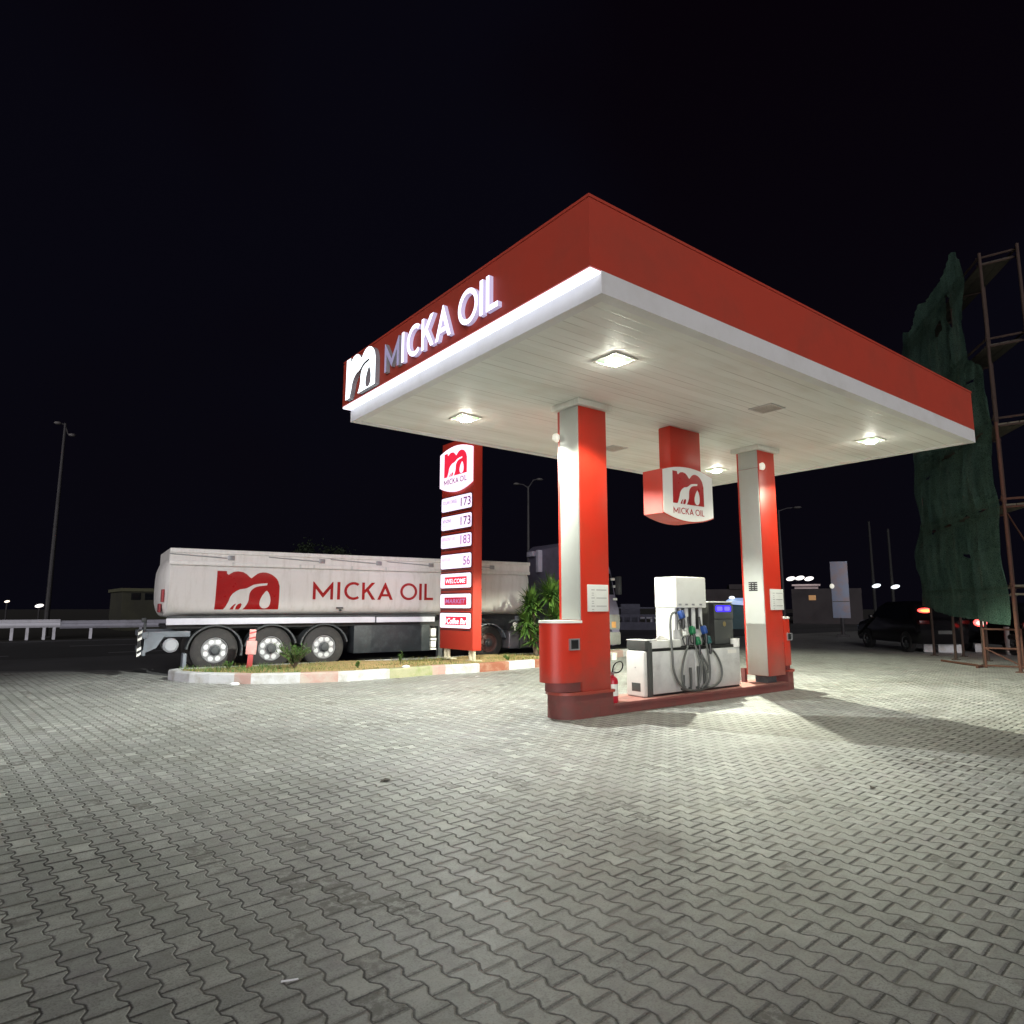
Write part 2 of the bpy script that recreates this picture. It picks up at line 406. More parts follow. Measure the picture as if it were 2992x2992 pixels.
    tilt = N.m('ADD', N.m('MULTIPLY', N.m('MULTIPLY', N.m('SUBTRACT', fu, .5), N.m('SUBTRACT', sc.outputs[0], .5)), .7),
               N.m('MULTIPLY', N.m('MULTIPLY', N.m('SUBTRACT', fv, .5), N.m('SUBTRACT', sc.outputs[1], .5)), .5))
    rim = N.sstep(dj, .001, .013)
    h = N.m('ADD', N.m('ADD', rim, tilt), N.m('MULTIPLY', st3, .22))
    N.l(N.bump(h, .75, .008), b.inputs['Normal'])
    return m
PAV = paver_mat()
def asphalt_mat(name, c1, c2):
    m, nt, b = newmat(name); N = NT(nt); P = N.pos()
    a = N.noise(.35, 5, P, .6); g = N.noise(70, 3, P)
    c = N.mix(N.sstep(a, .35, .7), c1, c2); c = N.mix(N.m('MULTIPLY', N.sstep(g, .4, .7), .4), c, tuple(x*1.8 for x in c2))
    N.l(c, b.inputs['Base Color']); b.inputs['Roughness'].default_value = .85
    N.l(N.bump(g, .6, .006), b.inputs['Normal']); return m
ASPH = asphalt_mat('old_asphalt', (.055, .055, .058), (.085, .085, .09))
ROADM = asphalt_mat('dark_asphalt', (.030, .030, .032), (.045, .045, .048))
EARTH = asphalt_mat('roadside_earth', (.016, .015, .011), (.028, .024, .016))

g = MB(); g.prism([[(-300, -120), (400, -120), (400, 500), (-300, 500)]], (0, 0, -.024), X, Y, Z, 0); struct('ground', g, EARTH, smooth=False)
g = MB(); g.prism([[(-200, 14), (18.5, 14), (60, 12), (200, 12), (200, 38.4), (-200, 38.4)]], (0, 0, -.016), X, Y, Z, 0); struct('road', g, ASPH, smooth=False)
g = MB(); g.prism([[(-200, 25.2), (200, 25.2), (200, 38.0), (-200, 38.0)]], (0, 0, -.012), X, Y, Z, 0); struct('carriageway', g, ROADM, smooth=False)
RMK = paint('road_paint', (.40, .40, .42), .8, dirt=.8, scale=2, dirtcol=(.12, .12, .12))
g = MB()
for x0, x1, yy in ((-60, .55, 26.9), (3.3, 9.0, 26.9), (12, 20, 26.9), (2.6, 6.4, 32.2), (10, 14, 32.2), (18, 22, 32.2), (-6, -2, 32.2), (-60, 120, 37.2)):
    g.prism([[(x0, yy), (x1, yy), (x1, yy+.16), (x0, yy+.16)]], (0, 0, -.008), X, Y, Z, 0)
struct('road_marking', g, RMK, smooth=False)
PAVE = [(-40, -20), (60, -20), (60, 21), (30, 21), (22, 16.0), (17.5, 15.6), (3.4, 16.4), (2.78, 18.75), (.28, 20.27), (-40, 44.0)]
g = MB(); g.prism([PAVE], (0, 0, 0), X, Y, Z, 0); struct('pavement', g, PAV, smooth=False)
# flush concrete edging along the open side of the forecourt
d = Vector((2.5, -1.52, 0)).normalized(); n = Vector((-d.y, d.x, 0)); p0 = Vector((2.78, 18.75, .004)); p1 = p0 - d*50
EDGEM = paint('edge_strip', (.17, .165, .17), .85, dirt=.6, scale=2, bump=.004, dirtcol=(.09, .085, .09))
g = MB(); g.add([p0-n*.02, p1-n*.02, p1+n*.30, p0+n*.30], [[0, 1, 2, 3]]); struct('kerb_edging', g, EDGEM, smooth=False)

# ------------------------------------------------------------------ CANOPY
HC, HR, HT = 4.607, 4.843, 5.57
x0, x1, y0, y1 = 4.328, 14.382, 4.367, 10.30
can = thing('station_canopy', 'large flat canopy with red fascia, white lower band and lit lettering, standing on two columns', 'canopy', (9.35, 7.3, 0))
def rrect(a, b, c, e, r00=0, r01=0, r11=0, r10=0, n=6):
    out = []
    for (cx, cy, r, a0) in ((a, c, r00, 180), (b, c, r10, 270), (b, e, r11, 0), (a, e, r01, 90)):
        if r <= 0: out.append((cx, cy)); continue
        ox = cx + (r if cx == a else -r); oy = cy + (r if cy == c else -r)
        for i in range(n+1):
            t = R(a0 + 90*i/n); out.append((ox+r*math.cos(t), oy+r*math.sin(t)))
    return out
mb = MB(); mb.prism([rrect(x0, x1, y0, y1+.06, r01=.16)], (0, 0, HR), X, Y, Z, HT-HR); part('fascia', mb, REDF, can)
mb = MB()
mb.box(x0-.012, x1+.01, y0-.012, y0+.05, HT, HT+.03); mb.box(x0-.012, x0+.05, y0+.05, y1-.1, HT, HT+.03)
mb.box(x1-.05, x1+.01, y0+.05, y1, HT, HT+.03)
part('coping', mb, REDF, can)
xi = x0+.156
mb = MB(); mb.prism([[(xi, y0), (x1-.004, y0), (x1-.004, y1-.06), (xi, y1-.06)], [(xi+.13, y0+.14), (xi+.13, y1-.20), (x1-.14, y1-.20), (x1-.14, y0+.14)]], (0, 0, HC), X, Y, Z, HR-HC)
part('lower_band', mb, BAND, can, smooth=False)
# soffit of narrow planks
m, nt, b = newmat('soffit_planks'); N = NT(nt); P = N.pos(); sp = N.n('ShaderNodeSeparateXYZ'); N.l(P, sp.inputs[0])
q = N.m('MULTIPLY', sp.outputs[1], 1/.155); fr = N.m('FRACT', q); fl = N.m('FLOOR', q)
e = N.m('MINIMUM', fr, N.m('SUBTRACT', 1, fr)); gap = N.sstep(e, .02, .075)
w1 = N.n('ShaderNodeTexWhiteNoise'); w1.noise_dimensions = '1D'; N.l(fl, w1.inputs['W'])
mp = N.n('ShaderNodeMapping'); mp.inputs['Scale'].default_value = (.35, 3.0, 1); N.l(P, mp.inputs[0])
st = N.noise(2.0, 5, mp.outputs[0], .65); st2 = N.noise(.6, 3, P)
c = N.mix(w1.outputs['Value'], (.76, .775, .735), (.82, .835, .80))
c = N.mix(N.m('MULTIPLY', N.sstep(st, .45, .75), .32), c, (.56, .54, .46))
c = N.mix(N.m('MULTIPLY', N.sstep(st2, .5, .75), .35), c, (.52, .45, .36))
brk = N.sstep(N.noise(1.6, 3, mp.outputs[0]), .44, .62)
c = N.mix(N.m('MULTIPLY', N.m('SUBTRACT', 1, gap), N.m('ADD', .03, N.m('MULTIPLY', brk, .48))), c, (.26, .23, .18))
N.l(c, b.inputs['Base Color']); b.inputs['Roughness'].default_value = .55
N.l(N.bump(N.m('ADD', gap, N.m('MULTIPLY', st, .3)), .5, .008), b.inputs['Normal'])
SOFF = m
mb = MB(); mb.prism([[(xi+.13, y0+.14), (x1-.14, y0+.14), (x1-.14, y1-.20), (xi+.13, y1-.20)]], (0, 0, HC+.018), X, Y, Z, .05); part('soffit', mb, SOFF, can, smooth=False)
mb = MB(); mb.box(x0+.012, xi-.003, y0+.012, y1-.06, HR-.034, HR-.003, .006); part('light_strip', mb, LED, can)
# emblem and letters on the short fascia
U = Vector((0, -1, 0)); WF = Vector((-1, 0, 0))
mb = MB(); put(mb, logo_loops()[:1], (x0-.004, 9.93, 4.86), U, Z, WF, 1.06, .665, .075, 0, 1); part('emblem', mb, [SIGNSIDE, LOGOE], can, sharp=20)
s = 2.80/LAYW
for i, (ch, xx) in enumerate(LAYOUT):
    mb = MB(); put(mb, letter(ch)[1], (x0-.004, 8.60-xx*s, 4.945), U, Z, WF, s*1.02, .44, .06, 0, 1)
    part('sign_letter', mb, [SIGNSIDE if i < 1 else LETTS, LETTD if i < 1 else LETT], can, sharp=20, label=('dim sign letter' if i < 1 else None))

# downlights
SGN = -1.0
def downlight(x, y, lit, label, bulb=0):
    t = thing('ceiling_light', label, 'ceiling light', (x, y, HC+.018), 'square downlights in the canopy ceiling')
    a = .20
    z = HC+.018
    mb = MB(); mb.prism([[(-a, -a), (a, -a), (a, a), (-a, a)], [(-a+.025, -a+.025), (-a+.025, a-.025), (a-.025, a-.025), (a-.025, -a+.025)]], (x, y, z-.014), X, Y, Z, .013)
    part('frame', mb, WHITED if lit else PUMPG, t, smooth=False)
    a2 = a-.028
    if lit:
        mb = MB(); c = .60
        vs = [(x-a2, y-a2, z-.003), (x+a2, y-a2, z-.003), (x+a2, y+a2, z-.003), (x-a2, y+a2, z-.003), (x-a2*c, y-a2*c, z-.03), (x+a2*c, y-a2*c, z-.03), (x+a2*c, y+a2*c, z-.03), (x-a2*c, y+a2*c, z-.03)]
        mb.add(vs, [[0, 1, 5, 4], [1, 2, 6, 5], [2, 3, 7, 6], [3, 0, 4, 7], [4, 5, 6, 7]]); ln = part('lens', mb, LENSG, t, smooth=False)
        mb = MB(); mb.lathe([(.105, -.031), (.095, -.045), (.06, -.060), (.001, -.066)], 18, o=(x, y, z)); part('bulb', mb, BULB_E, ln)
        ld = bpy.data.lights.new('downlight_lamp', 'SPOT'); ld.energy = (2900, 480, 640, 5000)[bulb]; ld.color = (.955, 1.0, .92) if bulb == 0 else (.97, 1.0, .78); ld.spot_size = R(143); ld.spot_blend = .22; ld.shadow_soft_size = .035
        # wide 'batwing' luminaire: less light straight down, more at an angle
        ld.use_nodes = True; LN = NT(ld.node_tree); em = ld.node_tree.nodes['Emission']
        gz = LN.n('ShaderNodeSeparateXYZ'); LN.l(LN.n('ShaderNodeNewGeometry').outputs['Incoming'], gz.inputs[0])
        bat = LN.m('MINIMUM', LN.m('MULTIPLY', LN.m('POWER', LN.m('MAXIMUM', LN.m('ABSOLUTE', gz.outputs[2]), .05), -1.4), .44), 1.6)
        sidew = LN.m('ADD', LN.m('MULTIPLY', gz.outputs[0], SGN*(.9 if bulb == 3 else .6)), LN.m('MULTIPLY', gz.outputs[1], SGN*(.4 if bulb == 3 else .8)))
        if bulb == 0:   # beam boost added to brighten the paving on the entrance side
            outw = LN.m('ADD', LN.m('MULTIPLY', gz.outputs[0], -.75), LN.m('MULTIPLY', gz.outputs[1], .65))
            outw = LN.sstep(outw, .40, .82); bat = LN.m('MULTIPLY', bat, LN.m('ADD', 1.0, LN.m('MULTIPLY', outw, 1.0)))
        LN.l(LN.m('MULTIPLY', bat, LN.m('SUBTRACT', 1.0, LN.m('MULTIPLY', LN.sstep(sidew, *((.66, .86) if bulb == 3 else (.58, .90))), (.85 if bulb == 3 else .86)))), em.inputs['Strength'])
        lo = bpy.data.objects.new('downlight_lamp', ld); COL.objects.link(lo); lo.location = (x, y, z-.075)
    else:
        mb = MB(); mb.box(x-a2, x+a2, y-a2, y+a2, z-.006, z-.001); part('lens', mb, LOUV, t, smooth=False)
        mb = MB()
        for k in range(7):
            xx = x-a2+.02+k*(2*a2-.04)/6; mb.box(xx-.008, xx+.008, y-a2, y+a2, z-.016, z-.007)
        part('grille', mb, WHITED, t, smooth=False)
downlight(6.16-.22, 5.58, True, 'lit square downlight closest to the near corner of the canopy', 1)
downlight(5.90, 8.90, True, 'lit square downlight above the price pylon, under the lettered fascia')
downlight(12.74, 8.93, True, 'lit square downlight just beside the hanging emblem sign', 3)
downlight(12.70, 5.52, True, 'lit square downlight at the far end of the long fascia', 2)
downlight(9.33, 5.57, False, 'unlit square light recess between two lit ones on the long fascia side')
downlight(9.37, 8.89, False, 'unlit square light recess next to the top of the nearer column')

# ------------------------------------------------------------------ COLUMNS
def dshape(xc, xn, ya, yb, p=2.3, n=16, sgn=-1):
    # flat end at xc, rounded nose reaching xn
    yc = (ya+yb)/2; hw = (yb-ya)/2; ln = abs(xn-xc); out = []
    for i in range(n+1):
        t = math.pi*i/n - math.pi/2
        cc, ss = math.cos(t), math.sin(t)
        out.append((xc + sgn*ln*abs(cc)**(2/p), yc + hw*math.copysign(abs(ss)**(2/p), ss)))
    return out
def notice(parent, xa, xb, za, zb, yf):
    mb = MB(); mb.box(xa, xb, yf-.022, yf-.001, za, zb, .006); nb = part('notice_board', mb, PUMPW, parent)
    mb = MB(); w = xb-xa; h = zb-za
    for k, fz in enumerate((.80, .50, .20)):
        z = za+h*fz
        mb.box(xa+w*.40, xb-w*.10, yf-.0245, yf-.0225, z-.004, z+.006)
        mb.box(xa+w*.16, xa+w*.32, yf-.0245, yf-.0225, z-.004, z+.006)
        for q in range(2):
            mb.box(xa+w*.18, xa+w*.28, yf-.0245, yf-.0225, z-.05-q*.03, z-.042-q*.03)
    part('printed_lines', mb, GREYTXT, nb, smooth=False)
def socket(parent, xa, xb, za, zb, yf):
    mb = MB(); mb.prism([[(xa, za), (xb, za), (xb, zb), (xa, zb)], [(xa+.018, za+.018), (xa+.018, zb-.018), (xb-.018, zb-.018), (xb-.018, za+.018)]], (0, yf+.05, 0), X, Z, Y, -.07); f = part('socket_frame', mb, STEEL, parent, smooth=False)
    mb = MB(); mb.box(xa+.017, xb-.017, yf-.008, yf+.05, za+.017, zb-.017); part('socket_recess', mb, BLACK, f, smooth=False)

ya, yb = 7.03, 7.47
c = thing('canopy_column', 'red column with white strip and rounded base, nearest the camera on the pump island', 'column', (6.95, 7.25, 0), 'columns carrying the canopy')
mb = MB(); mb.box(6.68, 7.25, ya, yb+.04, .36, 4.531, .008); part('cladding', mb, RED, c)
mb = MB(); mb.box(6.658, 6.679, ya+.012, yb-.035, 1.365, 4.525, .004); part('white_panel', mb, COLW, c)
mb = MB(); mb.box(6.60, 7.32, 6.955, 7.57, 4.532, HC+.016, .006); part('capital', mb, WHITED, c)
nose = dshape(6.62, 6.175, ya-.004, 7.56)
mb = MB(); mb.prism([nose+[(6.677, 7.56), (6.677, ya-.004)]], (0, 0, .50), X, Y, Z, .82); part('base_box', mb, RED, c)
nose2 = dshape(6.62, 6.165, ya-.014, 7.57)
mb = MB(); mb.prism([nose2+[(6.677, 7.57), (6.677, ya-.014)]], (0, 0, 1.321), X, Y, Z, .035); part('sill', mb, WHITE, c)
nose3 = dshape(6.62, 6.26, ya+.035, 7.51)
mb = MB(); mb.prism([nose3+[(6.674, 7.51), (6.674, ya+.035)]], (0, 0, .37), X, Y, Z, .129); part('recess_band', mb, DRED, c)
nose4 = dshape(6.66, 6.33, ya-.02, 7.55)
mb = MB(); mb.prism([nose4+[(7.27, 7.55), (7.27, ya-.02)]], (0, 0, 0), X, Y, Z, .325); part('plinth', mb, DRED, c)
nose5 = dshape(6.66, 6.30, ya-.045, 7.575)
mb = MB(); mb.prism([nose5+[(7.285, 7.575), (7.285, ya-.045)]], (0, 0, .326), X, Y, Z, .038); part('plinth_lip', mb, RED, c)
notice(c, 6.79, 7.21, 1.48, 1.87, ya); socket(c, 6.435, 6.62, .945, 1.105, ya)
mb = MB(); mb.lathe([(.0, 0), (.05, .0), (.062, .03), (.055, .08), (.03, .10)], 14, o=(6.64, 7.50, 4.08), ax='z'); mb.box(6.64, 6.70, 7.48, 7.53, 4.06, 4.14); part('wall_lamp', mb, BULB, c)

c = thing('canopy_column', 'red and white column with vent grille, farther end of the pump island', 'column', (11.63, 7.25, 0), 'columns carrying the canopy')
mb = MB(); mb.box(11.37, 11.93, ya, yb+.03, .285, 4.531, .008); part('cladding', mb, RED, c)
mb = MB(); mb.box(11.348, 11.369, ya+.012, yb-.02, .293, 4.185, .004); part('white_panel', mb, COLW, c)
mb = MB(); mb.box(11.350, 11.369, ya+.012, yb-.02, 4.192, 4.526, .004); part('white_panel', mb, COLW, c)
mb = MB(); mb.box(11.29, 12.02, 6.96, 7.57, 4.532, HC+.016, .006); part('capital', mb, WHITED, c)
n1 = dshape(12.0, 12.34, ya-.004, 7.55, sgn=1)
mb = MB(); mb.prism([n1+[(11.933, 7.55), (11.933, ya-.004)]], (0, 0, .45), X, Y, Z, .87); part('base_box', mb, RED, c)
n1 = dshape(12.0, 12.35, ya-.014, 7.56, sgn=1)
mb = MB(); mb.prism([n1+[(11.933, 7.56), (11.933, ya-.014)]], (0, 0, 1.321), X, Y, Z, .035); part('sill', mb, WHITE, c)
n1 = dshape(12.05, 12.29, ya+.03, 7.50, sgn=1)
mb = MB(); mb.prism([n1+[(12.03, 7.50), (12.03, ya+.03)]], (0, 0, .37), X, Y, Z, .079); part('recess_band', mb, DRED, c)
n1 = dshape(12.1, 12.33, ya-.01, 7.54, sgn=1)
mb = MB(); mb.prism([n1+[(11.99, 7.54), (11.99, ya-.01)]], (0, 0, 0), X, Y, Z, .33); part('plinth', mb, DRED, c)
n1 = dshape(12.1, 12.36, ya-.035, 7.57, sgn=1)
mb = MB(); mb.prism([n1+[(11.98, 7.57), (11.98, ya-.035)]], (0, 0, .331), X, Y, Z, .038); part('plinth_lip', mb, RED, c)
mb = MB(); mb.box(11.50, 11.80, 7.15, 7.40, .15, .285); part('steel_core', mb, CHASSIS, c)
mb = MB(); mb.box(11.34, 11.42, 7.52, 7.60, .15, .40); part('back_plinth', mb, DRED, c)
notice(c, 11.52, 11.96, 1.49, 1.88, ya); socket(c, 12.03, 12.20, .915, 1.055, ya)
mb = MB()
for k in range(5):
    mb.box(11.340, 11.3475, 7.165, 7.345, 1.845+k*.036, 1.868+k*.036)
mb.box(11.343, 11.3475, 7.22, 7.24, 1.845, 2.01); mb.box(11.343, 11.3475, 7.28, 7.30, 1.845, 2.01)
part('vent_grille', mb, BLACK, c, smooth=False)
mb = MB(); mb.ell((11.44, 6.985, 4.21), .065, .045, .075, 14); mb.box(11.405, 11.475, 6.99, 7.029, 4.15, 4.27); part('wall_lamp', mb, BULB, c)

# ------------------------------------------------------------------ ISLAND
mb = MB(); mb.prism([rrect(7.0, 12.05, 7.005, 7.72)], (0, 0, .004), X, Y, Z, .14)
mb.prism([[(7.28, 7.02), (11.98, 7.02), (11.98, 7.70), (7.28, 7.70)]], (0, 0, .146), X, Y, Z, .004, 1)
mb.box(7.285, 11.98, 6.985, 7.03, .112, .156, .01, 0)
tag(part('pump_island', mb, [DRED, PINK]), 'low dark red concrete island carrying the fuel pump and both columns', 'pump island')

# ------------------------------------------------------------------ HANGING SIGN
t = thing('hanging_sign', 'boxed emblem sign with red sides and white face hanging from the canopy ceiling', 'sign', (9.2, 7.2, HC+.018))
mb = MB(); mb.box(8.92, 9.74, 7.14, 7.40, 3.80, HC+.016, .02); part('shaft', mb, RED, t)
def barrel(xa, xb, za, zb, ta, bb, n=18):
    pts = []
    for i in range(n+1):
        f = i/n; pts.append((xb+(xa-xb)*f, zb + ta*4*f*(1-f)))
    for i in range(n+1):
        f = i/n; pts.append((xa+(xb-xa)*f, za - bb*4*f*(1-f)))
    return pts
mb = MB(); mb.prism([barrel(8.51, 9.86, 3.07, 3.80, .105, .115)], (0, 7.012, 0), X, Z, Y, .40); part('box', mb, RED, t)
mb = MB(); mb.prism([barrel(8.525, 9.845, 3.083, 3.79, .102, .112)], (0, 7.0, 0), X, Z, Y, .011); f = part('face', mb, WHITE, t)
mb = MB(); put(mb, logo_loops(), (8.76, 6.9975, 3.255), X, Z, Y, .83, .545, 0.0015); part('emblem', mb, DECAL, f, smooth=False)
mb = MB(); wordmark(mb, (8.765, 6.9975, 3.085), X, Z, Y, .82, .105, .0015); part('lettering', mb, DECAL, f, smooth=False)

# ------------------------------------------------------------------ FUEL DISPENSER
t = thing('fuel_dispenser', 'white fuel dispenser with coloured nozzles and hoses on the pump island', 'fuel pump', (9.4, 7.35, .15))
Yf, Yb = 7.15, 7.57
mb = MB(); mb.box(8.345, 10.665, Yf+.03, Yb-.02, .151, .185); mb.box(8.33, 10.60, Yf+.03, Yb-.03, .83, .888); part('black_base', mb, BLACK, t, smooth=False)
mb = MB(); mb.box(8.325, 9.38, Yf, Yb, .186, .843, .012); part('cabinet_panel', mb, PUMPG, t)
mb = MB(); mb.box(9.384, 10.66, Yf, Yb, .186, .838, .012); part('cabinet_panel', mb, PUMPG, t)
mb = MB(); mb.box(8.225, 8.322, Yf+.005, Yb, .151, .99, .01); mb.box(8.16, 8.30, Yf+.012, Yb-.005, .865, 1.015, .03); part('end_frame', mb, DGREY, t)
mb = MB(); mb.box(8.13, 8.2235, Yf+.02, Yb-.02, .152, .858, .03, seg=3); e = part('end_panel', mb, PUMPW, t)
mb = MB(); mb.box(8.126, 8.1345, 7.25, 7.43, .235, .365, .003); part('intake', mb, DGREY, e)
mb = MB(); mb.lathe([(.012, 0), (.012, .004)], 10, o=(8.126, 7.35, .60), ax='x'); part('lock', mb, STEEL, e)
mb = MB(); mb.box(8.17, 8.45, Yf+.01, Yb, 1.016, 1.03, .006); part('end_cap', mb, PUMPW, t)
mb = MB(); mb.box(8.305, 9.04, Yf, Yb, .889, 1.015, .02); part('shoulder', mb, PUMPW, t)
mb = MB(); mb.box(9.01, 9.82, 7.20, 7.67, 1.53, 2.055, .022, seg=3); tw = part('tower_head', mb, PUMPW, t)
mb = MB(); mb.box(9.02, 9.80, 7.30, 7.66, .90, 1.529, .008); part('tower_body', mb, PUMPW, t)
mb = MB()
for k, xx in enumerate((9.035, 9.15, 9.335, 9.525, 9.72)):
    wv = .05 if k in (0, 4) else .062
    mb = MB(); mb.box(xx-wv*.5, xx+wv*.6, 7.245, 7.298, 1.165, 1.528, .008); part('nozzle_divider', mb, PUMPG, t)
for xx in (9.085, 9.255, 9.445, 9.645):
    mb = MB(); mb.box(xx-.045, xx+.055, 7.283, 7.296, 1.17, 1.525); part('nozzle_slot', mb, BLACK, t, smooth=False)
for xx in (9.10, 9.27, 9.45, 9.655):
    mb = MB(); mb.box(xx-.035, xx+.035, 7.196, 7.1985, 1.575, 1.60); part('grade_mark', mb, STEEL, tw, smooth=False)
NB = paint('nozzle_blue', (.015, .06, .26), .45, dirt=.4); NG = paint('nozzle_green', (.01, .16, .06), .45, dirt=.4); NW = paint('nozzle_grey', (.42, .43, .40), .45, dirt=.4); NTL = paint('nozzle_teal', (.01, .08, .085), .45, dirt=.4)
def nozzle(x, z, mt, y=7.19):
    # spout up into its slot, grip hanging downwards
    mb = MB(); mb.tube([(x, y+.06, z+.24), (x, y+.045, z+.12), (x, y+.01, z+.03)], [.014, .016, .024], 9)
    mb.tube([(x, y-.06, z-.21), (x, y-.065, z-.08), (x, y-.02, z+.03)], [.022, .024, .028], 9)
    mb.tube([(x, y-.01, z-.03), (x, y+.035, z-.09), (x, y-.0, z-.19), (x, y-.05, z-.20)], .011, 7)
    nz = part('nozzle', mb, BLACK, t)
    mb = MB(); mb.box(x-.045, x+.045, y-.075, y+.02, z-.06, z+.08, .025, seg=3)
    M = Matrix.Translation((x, y, z)) @ Matrix.Rotation(R(-18), 4, 'X') @ Matrix.Rotation(R(rnd.uniform(-16, 16)), 4, 'Y') @ Matrix.Translation((-x, -y, -z)); mb.xform(M)
    part('splash_guard', mb, mt, nz)
    return (x, y-.06, z-.21)
def bez(p0, p1, p2, p3, n=18):
    out = []
    for i in range(n+1):
        s = i/n; q = 1-s
        out.append(tuple(q**3*a+3*q*q*s*b_+3*q*s*s*c_+s**3*d_ for a, b_, c_, d_ in zip(p0, p1, p2, p3)))
    return out
def hosepart(pts): part('hose', MB().tube(pts, .0185, 9), HOSE, t)
b0 = nozzle(9.085, 1.40, NB)
b1 = nozzle(9.17, 1.115, NW); b2 = nozzle(9.34, 1.14, NG, 7.18); b3 = nozzle(9.43, .965, NG, 7.15); b4 = nozzle(9.66, 1.14, NB, 7.18); b5 = nozzle(9.735, .97, NTL, 7.16)
hosepart([(9.06, 7.26, 1.45)] + bez((8.98, 7.20, 1.45), (8.62, 7.10, 1.52), (8.69, 7.06, 1.0), (8.69, 7.06, .70)) + bez((8.69, 7.06, .66), (8.70, 7.06, .45), (8.85, 7.05, .22), (9.16, 7.08, .20))[1:])
hosepart([b1] + bez((9.14, 7.10, .90), (8.85, 7.05, .60), (8.86, 7.04, .30), (9.0, 7.07, .26)))
hosepart([b2] + bez((9.34, 7.10, .90), (9.38, 7.05, .60), (9.42, 7.04, .55), (9.38, 7.08, .30)))
hosepart([b3] + bez((9.45, 7.08, .72), (9.55, 7.04, .45), (9.60, 7.04, .30), (9.42, 7.08, .21)))
hosepart([b4] + bez((9.64, 7.10, .90), (9.66, 7.05, .60), (9.66, 7.04, .28), (9.55, 7.08, .23)))
hosepart([b5] + bez((9.79, 7.09, .82), (10.08, 7.05, .55), (10.05, 7.04, .20), (9.60, 7.08, .215)))
hosepart([(9.48, 7.11, .80)] + bez((9.50, 7.08, .72), (9.62, 7.05, .52), (9.66, 7.05, .50), (9.54, 7.09, .42)))
for xx, za in ((9.0, .45), (9.19, .56), (9.39, .57), (9.545, .58)):
    mb = MB(); mb.tube([(xx, 7.10, za), (xx, 7.10, za-.10), (xx, 7.10, .26), (xx, 7.12, .20)], [.022, .022, .018, .018], 10); mb.tube([(xx, 7.10, .23), (xx, 7.16, .22)], .02, 8); part('hose_coupling', mb, DGREY, t)
mb = MB(); mb.tube([(8.98, 7.09, .22), (9.25, 7.07, .185), (9.42, 7.07, .185), (9.60, 7.09, .21)], .018, 8); part('hose', mb, DGREY, t)
mb = MB(); mb.box(9.97, 10.67, 7.27, 7.62, .86, 1.62, .015); hd = part('display_head', mb, BLACK, t)
mb = MB(); mb.box(10.11, 10.655, 7.262, 7.269, .90, 1.33, .004); mb.box(10.11, 10.66, 7.250, 7.269, 1.335, 1.60, .006); part('display_front', mb, DGREY, hd)
mb = MB(); mb.box(9.96, 10.68, 7.26, 7.63, 1.621, 1.645, .006); part('display_cap', mb, PUMPW, t)
def rr(cx, cz, w, h, r, n=5): return [(a, b_) for a, b_ in rrect(cx-w/2, cx+w/2, cz-h/2, cz+h/2, r, r, r, r, n)]
mb = MB(); mb.prism([rr(10.37, 1.516, .47, .115, .045)], (0, 7.2485, 0), X, Z, Y, .001); ds = part('screen', mb, BLUE, t, smooth=False)
mb = MB(); mb.prism([rr(10.26, 1.516, .17, .075, .03)], (0, 7.2465, 0), X, Z, Y, .001); mb.prism([rr(10.48, 1.516, .17, .075, .03)], (0, 7.2465, 0), X, Z, Y, .001); part('screen_digits', mb, BLUEL, ds, smooth=False)
mb = MB(); mb.lathe([(.0, .0), (.045, .0), (.045, .004)], 18, o=(10.40, 7.258, 1.245), ax='y'); part('badge', mb, paint('brass_badge', (.35, .27, .12), .4, .5), hd)
mb = MB(); mb.box(10.30, 10.56, Yf-.002, Yf-.0005, .74, .80); part('type_plate', mb, WHITED, t, smooth=False)
mb = MB(); mb.lathe([(.0, 0), (.075, 0), (.082, .13), (.082, .145), (.07, .145), (.068, .02), (0, .02)], 20, o=(10.60, 7.20, .842), ax='z')
tag(part('paper_cup', mb, WHITE), 'small white cup left on the ledge of the fuel dispenser beside its display', 'cup')
mb = MB()
for k in range(3):
    mb.tube([(8.52+.03*k, 7.25, 1.022+.022*k+.008), (8.62, 7.28, 1.028+.022*k), (8.74-.02*k, 7.24+.02*k, 1.024+.022*k), (8.80, 7.22, 1.022)], [.012, .016, .014, .006], 6)
tag(part('cloth', mb, WHITED), 'crumpled pale cloth lying on the white shoulder of the fuel dispenser', 'cloth')

# ------------------------------------------------------------------ EXTINGUISHER
t = thing('fire_extinguisher', 'red fire extinguisher with white label standing at the foot of the nearer column', 'fire extinguisher', (7.385, 7.13, .15))
RX = paint('extinguisher_red', (.45, .012, .03), .3, dirt=.1)
mb = MB(); mb.lathe([(.0, .152), (.076, .152), (.08, .17), (.08, .46), (.07, .50), (.045, .525), (.022, .535), (.022, .55), (0, .55)], 22, o=(7.385, 7.13, 0)); part('cylinder', mb, RX, t)
mb = MB()
mb.lathe([(.0815, .25), (.0815, .42)], 22, o=(7.385, 7.13, 0), caps=False); part('label_band', mb, WHITE, t, recalc=True)
mb = MB(); mb.box(7.37, 7.40, 7.10, 7.16, .55, .585, .006); mb.tube([(7.36, 7.13, .585), (7.42, 7.13, .60), (7.47, 7.13, .585)], .008, 6); mb.tube([(7.36, 7.13, .60), (7.42, 7.13, .63), (7.46, 7.13, .635)], .007, 6); part('valve', mb, STEEL, t)
mb = MB(); mb.tube(bez((7.40, 7.13, .58), (7.62, 7.10, .53), (7.62, 7.08, .80), (7.42, 7.07, .73)) + bez((7.42, 7.07, .73), (7.36, 7.05, .72), (7.30, 7.05, .68), (7.31, 7.05, .60))[1:], .010, 8); part('hose', mb, BLACK, t)

